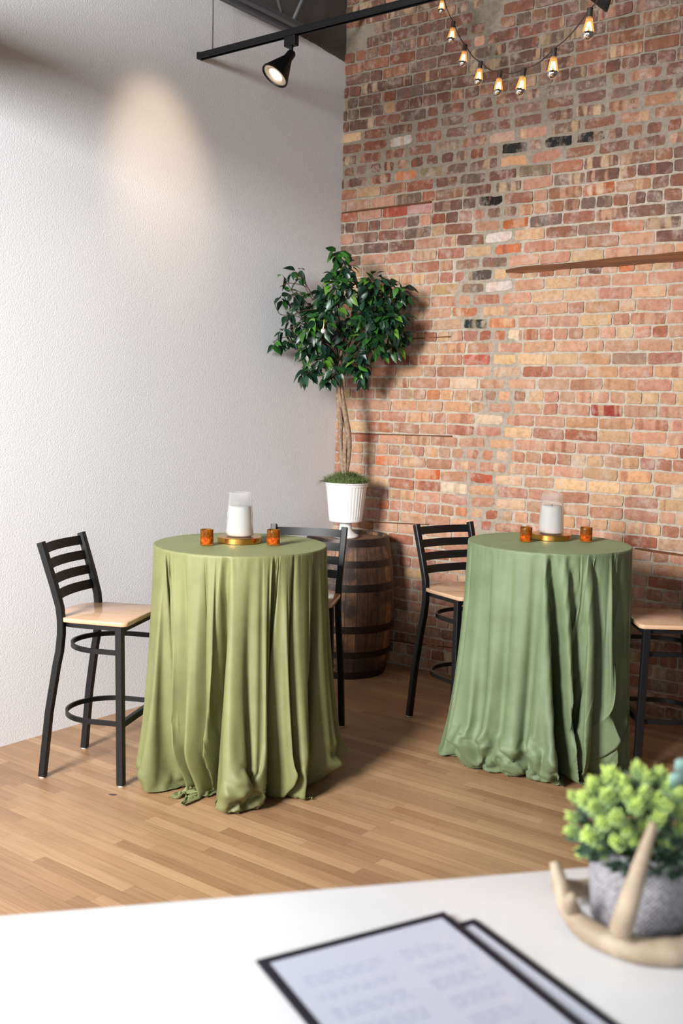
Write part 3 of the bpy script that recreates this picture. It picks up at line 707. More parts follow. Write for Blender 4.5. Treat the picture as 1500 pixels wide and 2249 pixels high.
def mat_leaf():
    mt, nt, b_ = new_mat('ficus_leaf'); at = N(nt, 'ShaderNodeAttribute', attribute_name='lcol')
    L(nt, at.outputs['Color'], b_.inputs['Base Color']); b_.inputs['Roughness'].default_value = .38
    b_.inputs['Transmission Weight'].default_value = 0.0
    return mt
M['leaf'] = mat_leaf()
me = bpy.data.meshes.new('foliage'); me.from_pydata(LV, [], LF); at = me.attributes.new('lcol', 'FLOAT_COLOR', 'POINT'); at.data.foreach_set('color', np.array(LC, dtype=np.float32).ravel())
me.polygons.foreach_set('use_smooth', [True]*len(me.polygons)); me.materials.append(M['leaf'])
fo = bpy.data.objects.new('foliage', me); COL.objects.link(fo); fo.parent = ft
M['pearl'] = simple('pearl_ball', (205, 196, 202), .18, .3)
oc = loc_at(710, 727, .22)+PB
orn = thing('bauble', 'small pearly silver bauble hanging among the ficus leaves', 'ornament', oc-Vector((0, 0, .016)))
q = MB(); q.lathe([(.016*math.sin(PI*i/14)+1e-4, .016-.016*math.cos(PI*i/14)) for i in range(15)], 20); q.build('ball', M['pearl'], orn, True)
q = MB(); q.tube([(0, 0, .031), (0, 0, .037)], .004, 8); q.tube([(0, 0, .036), (.003, 0, .06), (.001, .002, .085)], .0008, 5); q.build('hanging_loop', M['brass'], orn)

# ================================================================== BAR STOOLS
def make_stool(loc, rz, label):
    """origin on the floor under the seat; front faces local +y"""
    t = thing('bar_stool', label, 'bar stool', loc, rz, 'black ladder-back bar stools with wooden seats')
    hw = .0158
    for s in (1, -1):
        pts = [(s*.203, -.190, .006), (s*.196, -.160, .30), (s*.187, -.126, .52), (s*.184, -.114, .58), (s*.182, -.106, .66), (s*.182, -.106, .72), (s*.183, -.112, .78), (s*.186, -.140, .88), (s*.190, -.200, 1.068)]
        q = MB(); q.tube(pts, hw, prof=SQ, ref=(1, 0, 0)); lg = q.build('rear_leg', M['black_metal'], t, angle=35)
        q = MB(); q.tube([(s*.203, -.190, 0), (s*.203, -.190, .008)], .0135, 14); q.build('foot_glide', M['white_plastic'], lg)
        q = MB(); q.tube([(s*.204, .192, .006), (s*.196, .180, .715)], hw*1.05, prof=SQ, ref=(1, 0, 0)); lg = q.build('front_leg', M['black_metal'], t, angle=35)
        q = MB(); q.tube([(s*.204, .192, 0), (s*.204, .192, .008)], .0135, 14); q.build('foot_glide', M['white_plastic'], lg)
    for i in range(4):
        z = 1.034-.0685*i; y0 = -.200+(1.068-z)*.319 if z > .88 else -.14+(.88-z)*.28
        q = MB(); vs = []; fs = []; n = 12; x = .186; h = .0205; tl = .0025
        for k in range(n+1):
            u = -1+2*k/n; bow = -.030*(1-u*u); y = y0+bow
            for (dy, dz) in ((-tl, -h), (tl, -h), (tl, h), (-tl, h)): vs.append((u*x, y+dy-dz*.30, z+dz))
        for k in range(n):
            for c in range(4): fs.append((k*4+c, k*4+(c+1) % 4, k*4+4+(c+1) % 4, k*4+4+c))
        fs += [(0, 1, 2, 3)[::-1], (n*4, n*4+1, n*4+2, n*4+3)]
        q.add(vs, fs); q.build('back_slat', M['black_metal'], t, angle=40)
    # seat: squared front, rounded back
    def outline(w, yf, yb, rf, n=26):
        pts = []
        for k in range(7): a = R(0+90*k/6); pts.append((w-rf+rf*math.cos(a), yf-rf+rf*math.sin(a)))
        for k in range(7): a = R(90+90*k/6); pts.append((-w+rf+rf*math.cos(a), yf-rf+rf*math.sin(a)))
        yc = yb+.16
        for k in range(n+1):
            a = PI+PI*k/n; e = .78
            cx_ = math.copysign(abs(math.cos(a))**e, math.cos(a))*w*.985; cy_ = -abs(math.sin(a))**e*.16
            pts.append((cx_, yc+cy_))
        return pts
    q = MB(); q.prism(outline(.206, .215, -.185, .028), .716, .737, .004); q.build('seat', M['seat_wood'], t, angle=50)
    q = MB(); q.prism(outline(.192, .200, -.165, .02), .694, .716); q.build('seat_frame', M['black_metal'], t, angle=40)
    def ring(z, w, yb, name):
        pts = []
        for k in range(25):
            a = PI+PI*k/24; pts.append((-w*math.cos(a) if False else w*math.cos(a), yb+.19+.19*math.sin(a), z))
        pts = [(-w, .175, z)]+pts+[(w, .175, z)]
        q = MB(); q.tube(pts, 1.0, prof=[(-.0045, -.011), (.0045, -.011), (.0045, .011), (-.0045, .011)] if False else [(-.011, -.005), (.011, -.005), (.011, .005), (-.011, .005)], ref=(0, 0, 1)); q.build(name, M['black_metal'], t, angle=40)
    ring(.595, .184, -.128, 'upper_ring'); ring(.275, .188, -.155, 'foot_ring')
    q = MB(); q.box((0, .187, .275), (.37, .022, .030), None, .002); q.build('foot_bar', M['black_metal'], t)
    return t
def heading(f): return math.atan2(f[1], f[0])-PI/2
st = make_stool((.574, -2.508, 0), heading((.912, .41)), 'black metal bar stool with pale wooden seat standing by the white wall')
copy_thing(st, (1.487, -.775, 0), heading((.94, -.34)), 'black bar stool on the left of the right-hand green table')
copy_thing(st, (.966, -1.552, 0), heading((.447, -.894)), 'black bar stool behind the left green table, before the barrel')
copy_thing(st, (2.614, -.736, 0), heading((-.819, -.574)), 'black bar stool at the right edge, in shadow beside the right-hand green table')

# ================================================================== TABLECLOTHS
T1 = Vector((1.118, -2.169, 0)); T2 = Vector((2.092, -1.041, 0))
ZT = 1.072; RTAB = .387
def sstep(a, b_, x): t = min(1, max(0, (x-a)/(b_-a))); return t*t*(3-2*t)
def adiff(a, b_): return (a-b_+180) % 360-180
def drape(T, cfg, mat, label, flatR, frames=40, NP=360, dr=.020):
    """round velvet cloth: start from gathered folds, then let the cloth solver hang it over the table edge"""
    d = Vector((CAM.x-T.x, CAM.y-T.y, 0)).normalized(); rt = Vector((-d.y, d.x, 0))
    hk = sorted(cfg['hull']); VL = cfg['valleys']
    ph0 = np.linspace(-180, 180, 7200, endpoint=False)
    def H(p): return np.interp((p+180) % 360-180, [k[0] for k in hk], [k[1] for k in hk])
    def prof(p, s):
        out = np.zeros_like(p)
        for (pt, pb, w, r0, r1) in VL:
            out = np.maximum(out, (r0+(r1-r0)*s)*np.exp(-np.abs(adiff(p, pt+(pb-pt)*s)/(w*(.45+.55*s)))**2))
        return out
    def curve(p, s, dep): return np.maximum(RTAB+.004+(H(p)-RTAB)*s**1.8-dep*prof(p, s), .06)
    def length(p, r):
        x, y = r*np.cos(np.radians(p)), r*np.sin(np.radians(p)); return np.hypot(np.diff(np.r_[x, x[0]]), np.diff(np.r_[y, y[0]]))
    def depth_for(s, rho):
        lo, hi = 0, .40
        for _ in range(30):
            md_ = (lo+hi)/2
            if length(ph0, curve(ph0, s, md_)).sum() < 2*PI*rho: lo = md_
            else: hi = md_
        return lo
    seg = length(ph0, curve(ph0, 1.0, depth_for(1.0, RTAB+ZT))); cum = np.r_[0, np.cumsum(seg)]/seg.sum()
    al = np.linspace(0, 1, NP, endpoint=False); ph = np.interp(al, cum, np.r_[ph0, 180.])
    radii = [.05, .12, .2, .28, .34, .372, RTAB]; nd = len(radii); rho = RTAB
    while rho < flatR: rho += dr; radii.append(rho)
    def win(lo, hi):
        x = np.clip((ph-lo+3)/6, 0, 1); y = np.clip((hi+3-ph)/6, 0, 1); return (x*x*(3-2*x))*(y*y*(3-2*y))
    verts = [(0, 0, ZT)]; flat = [(0, 0, 0)]; ca, sa = np.cos(np.radians(ph)), np.sin(np.radians(ph))
    for rho in radii:
        if rho <= RTAB+1e-6: r = np.full(NP, rho); z = np.full(NP, ZT)
        else:
            hang = rho-RTAB; s = min(1, hang/ZT)
            sl = np.zeros(NP)
            for (lo, hi, v) in cfg['slack']: sl = np.maximum(sl, win(lo, hi)*v)
            q_ = np.clip((hang/ZT-.55)/.45, 0, None); eff = hang-sl*np.minimum(q_, 1)**1.5       # length used up by the slack
            r = curve(ph, s, depth_for(s, min(rho, RTAB+ZT))); z = np.maximum(ZT-eff, .012); rec = np.zeros(NP)
            if s > .78 and sl.max() > 0:
                nz_ = np.array([noise.noise(Vector((p*.075+hang*2, hang*9-p*.03, 5)))+.5*noise.noise(Vector((p*.19, hang*20, 8))) for p in ph])
                r = r-(sl/max(sl.max(), 1e-6))*(.065*sstep(.93, 1.0, s)+.045*nz_*sstep(.80, .92, s)-.012*sstep(.8, .9, s)*(1-sstep(.92, 1, s)))
            for (lo, hi, s0, dd) in cfg['recess']:
                w = win(lo, hi); rec = np.maximum(rec, w); q = min(1, max(0, (s-s0)/(1-s0))); r = r-w*dd*q*q*(3-2*q)
            if hang > ZT:
                e = hang-ZT; tk = np.full(NP, cfg['tuck'])
                for (lo, hi, v) in cfg['puff']: w = win(lo, hi); tk = tk*(1-w)+v*w
                zz = .012+.012*math.sin(e*40)**2
                pz = np.array([.045+.05*noise.noise(Vector((p*.10, e*15, 3))) for p in ph])
                pr = np.array([e*.42+.02*noise.noise(Vector((p*.11, e*13, 9))) for p in ph])
                r = r+tk*math.sin(min(e/.2, 1)*1.57)*(1-rec)+pr*rec; z = np.maximum(zz, np.maximum(ZT-eff, .012))*(1-rec)+np.maximum(pz, .01)*rec
        verts += list(zip((r*(ca*d.x+sa*rt.x)).tolist(), (r*(ca*d.y+sa*rt.y)).tolist(), z.tolist()))
        flat += [(rho*math.cos(2*PI*a_), rho*math.sin(2*PI*a_), 0) for a_ in al]
    F = [(0, 1+k, 1+(k+1) % NP) for k in range(NP)]
    for i in range(len(radii)-1):
        o_ = 1+i*NP; F += [(o_+k, o_+NP+k, o_+NP+(k+1) % NP, o_+(k+1) % NP) for k in range(NP)]
    me = bpy.data.meshes.new('cloth_sheet'); me.from_pydata(verts, [], F); me.update()
    o = bpy.data.objects.new('cloth_sheet', me); COL.objects.link(o)
    o.shape_key_add(name='Basis'); k = o.shape_key_add(name='flat'); k.data.foreach_set('co', np.array(flat, dtype=np.float32).ravel()); k.value = 0
    o.vertex_groups.new(name='pin').add(list(range(1+nd*NP)), 1.0, 'REPLACE')
    md = o.modifiers.new('cloth', 'CLOTH'); st_ = md.settings
    st_.quality = 6; st_.mass = .35; st_.vertex_group_mass = 'pin'; st_.pin_stiffness = 1
    st_.tension_stiffness = 25; st_.compression_stiffness = 25; st_.shear_stiffness = 6; st_.bending_stiffness = .22
    st_.tension_damping = 15; st_.compression_damping = 15; st_.shear_damping = 10; st_.bending_damping = .8; st_.air_damping = 3.0
    st_.rest_shape_key = k
    cs = md.collision_settings; cs.use_collision = True; cs.distance_min = .004; cs.collision_quality = 2; cs.use_self_collision = False
    fm = bpy.data.meshes.new('ground'); fm.from_pydata([(-3, -3, 0), (3, -3, 0), (3, 3, 0), (-3, 3, 0)], [], [(0, 1, 2, 3)]); fo_ = bpy.data.objects.new('ground', fm); COL.objects.link(fo_)
    fo_.modifiers.new('c', 'COLLISION'); fo_.collision.cloth_friction = 30; fo_.collision.thickness_outer = .006
    SC.frame_start = 1; SC.frame_end = frames; md.point_cache.frame_end = frames
    for f in range(1, frames+1): SC.frame_set(f)
    tmp = bpy.data.meshes.new_from_object(o.evaluated_get(bpy.context.evaluated_depsgraph_get()))
    co = np.empty(len(tmp.vertices)*3, dtype=np.float32); tmp.vertices.foreach_get('co', co); co = co.reshape(-1, 3)
    bpy.data.objects.remove(o); bpy.data.objects.remove(fo_); bpy.data.meshes.remove(tmp); SC.frame_set(1)
    G = co[1:].reshape(len(radii), NP, 3).astype(np.float64)
    # finer cloth: cubic interpolation around and down the folds
    mid = (-np.roll(G, 1, 1)+9*G+9*np.roll(G, -1, 1)-np.roll(G, -2, 1))/16
    G2 = np.empty((len(radii), NP*2, 3)); G2[:, 0::2] = G; G2[:, 1::2] = mid
    Pd = np.concatenate([G2[:1], G2, G2[-1:]]); md2 = (-Pd[:-3]+9*Pd[1:-2]+9*Pd[2:-1]-Pd[3:])/16
    nr = len(radii); G3 = np.empty((nr*2-1, NP*2, 3)); G3[0::2] = G2; G3[1::2] = md2
    nR, nC = G3.shape[:2]; V3 = np.vstack([co[:1], G3.reshape(-1, 3)])
    F = [(0, 1+k, 1+(k+1) % nC) for k in range(nC)]
    for i in range(nR-1):
        o_ = 1+i*nC; F += [(o_+k, o_+nC+k, o_+nC+(k+1) % nC, o_+(k+1) % nC) for k in range(nC)]
    nm = bpy.data.meshes.new('tablecloth'); nm.from_pydata(V3.tolist(), [], F); nm.update()
    nm.polygons.foreach_set('use_smooth', [True]*len(nm.polygons)); nm.materials.append(mat)
    o = bpy.data.objects.new('tablecloth', nm); COL.objects.link(o); o.location = T
    return tag(o, label, 'tablecloth', 'green velvet tablecloths')
back = [(p, p+1, 7, v, v) for p, v in ((96, 1), (116, 1), (136, .9), (156, 1), (176, 1), (-164, .9), (-144, 1), (-124, 1), (-104, .8))]
# folds: angle at the rim, angle at the floor, width, relative depth at rim and floor
CA = dict(hull=[(-180, .5), (-110, .49), (-83, .462), (-56, .49), (-50, .478), (-40, .455), (-22, .49), (-14, .555), (-6, .58), (3, .58), (11, .555), (19, .50), (31, .49), (38, .487), (50, .47), (64, .47), (70, .506), (95, .52), (120, .5), (179, .5)],
          valleys=[(-53, -50, 4.5, 1.5, 1.5), (-37, -38, 5, .34, .40), (-21, -24, 5, .42, .50), (-8, -19, 4.5, .9, 1.1), (5, 6, 4, .14, .12), (13, 14, 3, .12, .08), (23, 21, 4.5, 1.3, 1.4), (36, 33, 3.5, .6, .6), (57, 51, 5.5, 1.3, 1.4), (74, 77, 5, .8, .8), (-84, -88, 5, .6, .6)]+back,
          recess=[(-46, -18, .76, .10), (41, 51, .80, .06)], tuck=-.09, puff=[], slack=[(-14, 19, .06), (26, 38, .05), (58, 92, .06), (-86, -58, .03)])
tablecloth_a = drape(T1, CA, M['velvet_warm_lit'], 'sage velvet cloth, warm light put into its colour, over left round table, pooling crumpled on the floor', 1.68)
CB = dict(hull=[(-180, .48), (-130, .48), (-90, .5), (-76, .505), (-60, .56), (-50, .555), (-38, .525), (-27, .495), (-14, .47), (-3, .465), (14, .485), (20, .49), (28, .46), (40, .41), (67, .405), (90, .405), (140, .45), (179, .48)],
          valleys=[(-70, -68, 4, .5, .5), (-41, -44, 6, .16, .16), (-24, -28, 6, .16, .16), (-8, -8, 5, .14, .14), (1, 29, 4.5, 1.5, 1.5), (14, 42, 4, .9, .9), (30, 56, 4.5, 1.4, 1.4), (48, 71, 5, 1.2, 1.2), (76, 88, 5, .8, .8)]+back,
          recess=[], tuck=-.09, puff=[], slack=[(-72, 22, .11), (44, 64, .06)])
tablecloth_b = drape(T2, CB, M['velvet_b'], 'cool sage velvet cloth over right round table, bulging at the floor', 1.66)

# ================================================================== CANDLES
M['rib_glass'] = mat_glass('ribbed_glass', (250, 250, 250), .10, .94, 1.06)
M['amber_glass'] = mat_glass('amber_votive_glass', (205, 112, 30), .12, .75, 1.35)
M['amber_wax'] = simple('amber_wax', (250, 186, 96), .6)
def amber():
    mt, nt, b_ = new_mat('mottled_amber_glass'); tc = N(nt, 'ShaderNodeTexCoord')
    n_ = N(nt, 'ShaderNodeTexNoise', i_Scale=70.0, i_Detail=4.0, i_Roughness=.7); L(nt, tc.outputs['Object'], n_.inputs['Vector'])
    c = ramp(nt, n_.outputs['Fac'], [(.32, lin((160, 92, 24))), (.52, lin((224, 150, 56))), (.7, lin((246, 194, 104)))])
    L(nt, c.outputs[0], b_.inputs['Base Color']); b_.inputs['Roughness'].default_value = .10; b_.inputs['Transmission Weight'].default_value = .9; b_.inputs['IOR'].default_value = 1.2
    bp = N(nt, 'ShaderNodeBump', i_Strength=.4, i_Distance=.003); L(nt, n_.outputs['Fac'], bp.inputs['Height']); L(nt, bp.outputs[0], b_.inputs['Normal'])
    return mt
M['amber_glass'] = amber()
def hurricane(p, label, clabel, tlabel):
    tr_ = MB(); tr_.lathe([(.0, 0), (.098, 0), (.1, .002), (.1, .025), (.0985, .027), (.001, .027)], 72)
    tag(tr_.build('candle_tray', M['brass'], None, loc=p, angle=35), tlabel, 'tray', 'round brass trays')
    z = p.z+.027
    q = MB(); nr = 44
    def rib(a, r, z_): return r+.0011*math.cos(a*nr)
    def rr(t): return .0615-.0125*t**1.2
    outp = [(rr(i/16), .004+.196*i/16) for i in range(17)]
    q.lathe([(.001, 0), (.052, 0), (.060, .002)]+outp, 264, rib=lambda a, r, z_: rib(a, r, z_) if z_ > .003 else r)
    q.lathe([(r-.003, z_) for r, z_ in reversed(outp)]+[(.05, .0045), (.001, .004)], 96)
    n0 = 264; ot = (3+16)*n0
    o = q.build('hurricane_glass', M['rib_glass'], None, True, Vector((p.x, p.y, z)))
    tag(o, label, 'candle holder', 'ribbed glass hurricanes')
    q = MB(); q.lathe([(.001, .006), (.0545, .006), (.0555, .008)]+[(rr(i/10*.68)-.0036, .010+.128*i/10) for i in range(11)]+[(.045, .1395), (.02, .137), (.001, .136)], 64)
    c_ = thing('pillar_candle', clabel, 'candle', Vector((p.x, p.y, z)), 0, 'white pillar candles')
    q.build('wax', M['wax'], c_, True)
    q = MB(); q.tube([(0, 0, .135), (.001, 0, .148)], .0011, 6); q.build('wick', M['cord'], c_)
def votive(p, label, wlabel):
    q = MB(); o_ = [(.0275, .001), (.0292, .004), (.0295, .03), (.0292, .068), (.0285, .0705)]
    q.lathe([(.001, 0)]+o_+[(.027, .0695), (.0268, .03), (.0262, .007), (.001, .0065)], 48)
    tag(q.build('votive_holder', M['amber_glass'], None, True, p), label, 'candle holder', 'amber glass votives')
    c_ = MB(); c_.lathe([(.001, .0075), (.0250, .0075), (.0254, .010), (.0254, .031), (.024, .0325), (.001, .0322)], 40); 
    w = thing('votive_candle', wlabel, 'candle', p, 0, 'wax fills in the amber votives'); c_.build('wax', M['amber_wax'], w, True)
    c_ = MB(); c_.tube([(0, 0, .032), (0, .001, .040)], .001, 5); c_.build('wick', M['cord'], w)
zt = ZT+.0012
for T, xs, cx_, nm in ((T1, (454, 600), 526, 'left'), (T2, (1154.5, 1286.5), 1209, 'right')):
    y0 = 1201 if nm == 'left' else 1193
    pc = on_z(cx_, y0-10 if nm == 'left' else 1184, ZT); pc.z = zt
    hurricane(pc, 'ribbed clear glass hurricane shade on the brass tray of the %s table' % nm, 'white pillar candle inside the ribbed glass on the %s table' % nm, 'round brass tray under the tall candle on the %s table' % nm)
    for x_, sd in zip(xs, ('left', 'right')):
        pv = on_z(x_, y0-3, ZT); pv.z = zt
        votive(pv, 'mottled amber votive glass %s of the tall candle on the %s table' % (sd, nm), 'amber-lit wax inside the votive %s of the tall candle, %s table' % (sd, nm))

# ================================================================== BAR COUNTER AND WHAT STANDS ON IT
ZC = 1.07
M['quartz'] = simple('white_quartz', (222, 223, 226), .22, 0, 0, 9, .04)
M['panel'] = simple('counter_panel', (120, 118, 116), .6)
E0, E1 = on_z(0, 2010, ZC), on_z(1260, 1905, ZC); ed = (E1-E0).normalized(); en = Vector((ed.y, -ed.x, 0))
if en.dot(CAM-E0) < 0: en = -en
ctr = thing('bar_counter', 'white quartz bar counter in the foreground', 'counter', (E0.x, E0.y, 0), math.atan2(ed.y, ed.x))
sgn = 1 if Vector((-ed.y, ed.x, 0)).dot(en) > 0 else -1
q = MB(); q.box((.55, sgn*.36, ZC-.02), (2.9, .72, .04), None, .004); q.build('worktop', M['quartz'], ctr, angle=35)
q = MB(); q.box((.55, sgn*.52, (ZC-.04)/2), (2.7, .22, ZC-.04)); q.build('front_panel', M['panel'], ctr)

M['menu_black'] = simple('black_menu_binding', (30, 28, 40), .5)
def mat_page():
    mt, nt, b_ = new_mat('menu_page'); b_.inputs['Base Color'].default_value = (*lin((192, 196, 212)), 1); b_.inputs['Roughness'].default_value = .22; b_.inputs['Coat Weight'].default_value = .5
    b_.inputs['Coat Roughness'].default_value = .08
    return mt
M['page'] = mat_page(); M['ink'] = simple('grey_menu_print', (166, 170, 194), .5)
def menu(A, B, D, z, label, text=True):
    """A far left, B far right, D point towards which the left side runs"""
    ux = (B-A); w = ux.length; ux.normalize(); uy = Vector((ux.y, -ux.x, 0))
    if uy.dot(D-A) < 0: uy = -uy
    hgt = .36
    t = thing('menu', label, 'menu', (A.x, A.y, z), 0, 'menus on the counter')
    def Q(x, y): v = ux*x+uy*y; return (v.x, v.y)
    q = MB(); bw = .011
    def quad(x0, y0, x1, y1, z0, z1, mb):
        p = [Q(x0, y0), Q(x1, y0), Q(x1, y1), Q(x0, y1)]
        area_ = sum(p[i][0]*p[(i+1) % 4][1]-p[(i+1) % 4][0]*p[i][1] for i in range(4))
        if area_ < 0: p = p[::-1]
        mb.prism(p, z0, z1)
    quad(0, 0, w, hgt, 0, .0016, q)
    quad(0, 0, w, bw, .0016, .0030, q); quad(0, hgt-bw, w, hgt, .0016, .0030, q); quad(0, bw, bw, hgt-bw, .0016, .0030, q); quad(w-bw, bw, w, hgt-bw, .0016, .0030, q)
    q.build('cover', M['menu_black'], t)
    pg = MB(); quad(bw, bw, w-bw, hgt-bw, .0016, .0022, pg); pg = pg.build('page', M['page'], t)
    if text:
        rs = random.Random(5)
        for (x0, x1) in ((.030, w*.52), (w*.60, w-.028)):
            tx = MB(); y = .055
            while y < hgt-.03:
                for k in range(rs.choice((2, 3))):
                    x = x0
                    while x < x1-.01:
                        wl = rs.uniform(.006, .02); xe = min(x+wl, x1*rs.uniform(.9, 1.0))
                        if xe > x+.003: quad(x, y, xe, y+.0028, .0022, .0024, tx)
                        x += wl+.004
                    y += .0075
                y += .014
            tx.build('text_column', M['ink'], pg)['kind'] = 'stuff'
    return t
zA = ZC+.0045
mA, mB, mD = on_z(562, 2112, zA), on_z(975, 2005, zA), on_z(640, 2249, zA)
menu(mA, mB, mD, zA-.001, 'black-edged menu with blurred print, on top of the other menu')
off = (mB-mA).normalized()
nA, nB = on_z(640, 2138, ZC), on_z(1042, 2022, ZC)
menu(nA, nB, nA+(mD-mA), ZC+.0002, 'black-edged menu lying half hidden under the other menu', False)

# faux succulent in a woven pot
PC = on_z(1402, 2016, ZC+.012); PC.z = ZC+.010
sx_ = thing('potted_succulent', 'bushy lime green faux succulent in grey woven pot on counter', 'potted plant', (PC.x, PC.y, ZC))
def mat_weave():
    mt, nt, b_ = new_mat('grey_weave'); tc = N(nt, 'ShaderNodeTexCoord'); sp = N(nt, 'ShaderNodeSeparateXYZ'); L(nt, tc.outputs['Object'], sp.inputs[0])
    ang = math_n(nt, 'ARCTAN2', sp.outputs['Y'], sp.outputs['X'])
    a = math_n(nt, 'SINE', math_n(nt, 'MULTIPLY', ang, 60.0)); z = math_n(nt, 'SINE', math_n(nt, 'MULTIPLY', sp.outputs['Z'], 1000.0)); p = math_n(nt, 'MULTIPLY', a, z)
    nz = N(nt, 'ShaderNodeTexNoise', i_Scale=190.0, i_Detail=2.0); L(nt, tc.outputs['Object'], nz.inputs['Vector'])
    f = math_n(nt, 'ADD', math_n(nt, 'MULTIPLY', p, .22), nz.outputs['Fac'])
    L(nt, ramp(nt, f, [(.2, lin((96, 94, 98))), (.8, lin((170, 168, 174)))]).outputs[0], b_.inputs['Base Color']); b_.inputs['Roughness'].default_value = .85
    bp = N(nt, 'ShaderNodeBump', i_Strength=.5, i_Distance=.002); L(nt, p, bp.inputs['Height']); L(nt, bp.outputs[0], b_.inputs['Normal'])
    return mt
M['weave'] = mat_weave()
q = MB(); q.lathe([(.001, .008), (.054, .008), (.058, .014), (.0615, .06), (.063, .108), (.063, .112), (.059, .112), (.057, .095), (.001, .095)], 56); q.build('woven_pot', M['weave'], sx_, angle=45)
heads = [(330, 520, 62), (470, 560, 95), (560, 420, 100), (740, 330, 115), (860, 390, 80), (1010, 240, 80), (1110, 320, 75), (1230, 290, 80), (1330, 420, 95), (1430, 500, 75), (990, 610, 90), (790, 740, 85), (310, 730, 65), (320, 880, 72), (560, 640, 85), (520, 940, 95), (430, 1100, 72), (800, 1000, 85), (650, 1110, 85), (650, 800, 75),
         (990, 990, 75), (1210, 760, 85), (1310, 1000, 90), (1440, 680, 70), (1460, 860, 70), (880, 1270, 55), (1170, 1300, 48), (1340, 1180, 62), (1070, 470, 65), (1180, 560, 80), (900, 880, 70), (1080, 850, 70), (700, 520, 90), (1560, 560, 90), (1600, 760, 90), (1560, 960, 90), (1500, 1150, 80), (1550, 380, 80), (900, 500, 80), (1300, 620, 80)]
SV = []; SF = []; SCc = []
pn = Vector((FW.x, FW.y, 0)).normalized(); pbase = Vector((PC.x, PC.y, ZC))
stems = MB()
for (x, y, rr) in heads:
    px, py = 1200+x/5, 1650+y/5
    u = (px-1404)/150; v = (py-1790)/115; bulge = .085*math.sqrt(max(0, 1-u*u-v*v*.9))-.01+random.uniform(-.01, .01)
    if rr >= 75 and y < 480: bulge *= .55
    d_ = ray(px, py); t_ = (pbase-pn*bulge-CAM).dot(pn)/d_.dot(pn); c = CAM+d_*t_-pbase
    rad = rr/5/1560*1.22
    root = Vector((c.x*.25, c.y*.25, .09)); stems.tube(smooth_path([root, root.lerp(c, .5)+Vector((0, 0, .01)), c], 4), .0016, 5)
    dirn = (c-Vector((0, 0, .10))).normalized()
    tone = random.uniform(.85, 1.15)
    ga = 2.399963
    for i in range(38):
        fr = (i+.5)/38; cth = 1-1.6*fr; sth = math.sqrt(max(0, 1-cth*cth)); a = i*ga
        loc = Vector((sth*math.cos(a), sth*math.sin(a), cth)); q_ = dirn.to_track_quat('Z', 'Y'); n_ = (q_ @ loc).normalized()
        tip = c+(n_*.8+dirn*max(0, cth)*.55)*rad*random.uniform(.85, 1.25); bs = c+n_*rad*.25; sd_ = n_.cross(dirn if abs(n_.dot(dirn)) < .95 else Vector((0, 0, 1))).normalized(); nn = sd_.cross(n_).normalized()
        w_ = rad*.26; base = len(SV)
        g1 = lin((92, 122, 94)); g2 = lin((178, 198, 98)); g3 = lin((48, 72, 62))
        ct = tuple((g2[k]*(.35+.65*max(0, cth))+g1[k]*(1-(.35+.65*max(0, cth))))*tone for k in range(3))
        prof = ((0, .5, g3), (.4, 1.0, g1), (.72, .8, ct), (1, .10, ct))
        for (tt, ww, cc) in prof:
            m_ = bs.lerp(tip, tt)
            for k in range(5):
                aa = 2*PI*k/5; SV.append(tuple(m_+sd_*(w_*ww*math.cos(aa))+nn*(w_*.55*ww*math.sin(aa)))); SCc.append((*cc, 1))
        for r_ in range(3):
            for k in range(5): SF.append((base+r_*5+k, base+r_*5+(k+1) % 5, base+(r_+1)*5+(k+1) % 5, base+(r_+1)*5+k))
        SF.append(tuple(base+15+k for k in range(5)))
fl_ = MB()
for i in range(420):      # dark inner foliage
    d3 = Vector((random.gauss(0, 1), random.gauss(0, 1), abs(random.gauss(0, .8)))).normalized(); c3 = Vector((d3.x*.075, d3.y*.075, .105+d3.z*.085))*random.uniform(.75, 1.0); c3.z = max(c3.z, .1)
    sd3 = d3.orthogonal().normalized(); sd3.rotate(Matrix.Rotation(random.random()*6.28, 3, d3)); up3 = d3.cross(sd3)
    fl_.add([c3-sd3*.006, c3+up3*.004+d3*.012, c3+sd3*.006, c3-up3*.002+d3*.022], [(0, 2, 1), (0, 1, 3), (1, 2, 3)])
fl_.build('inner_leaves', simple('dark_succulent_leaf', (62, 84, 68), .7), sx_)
stems.build('stems', simple('succulent_stem', (96, 120, 70), .7), sx_, True)
me = bpy.data.meshes.new('rosettes'); me.from_pydata(SV, [], SF); at = me.attributes.new('lcol', 'FLOAT_COLOR', 'POINT'); at.data.foreach_set('color', np.array(SCc, dtype=np.float32).ravel())
me.polygons.foreach_set('use_smooth', [True]*len(me.polygons))
ml, nt_, b_ = new_mat('succulent_leaf'); at_ = N(nt_, 'ShaderNodeAttribute', attribute_name='lcol'); L(nt_, at_.outputs['Color'], b_.inputs['Base Color']); b_.inputs['Roughness'].default_value = .55
b_.inputs['Subsurface Weight'].default_value = .15; b_.inputs['Subsurface Radius'].default_value = (.01, .015, .004)
me.materials.append(ml); ro = bpy.data.objects.new('rosettes', me); COL.objects.link(ro); ro.parent = sx_
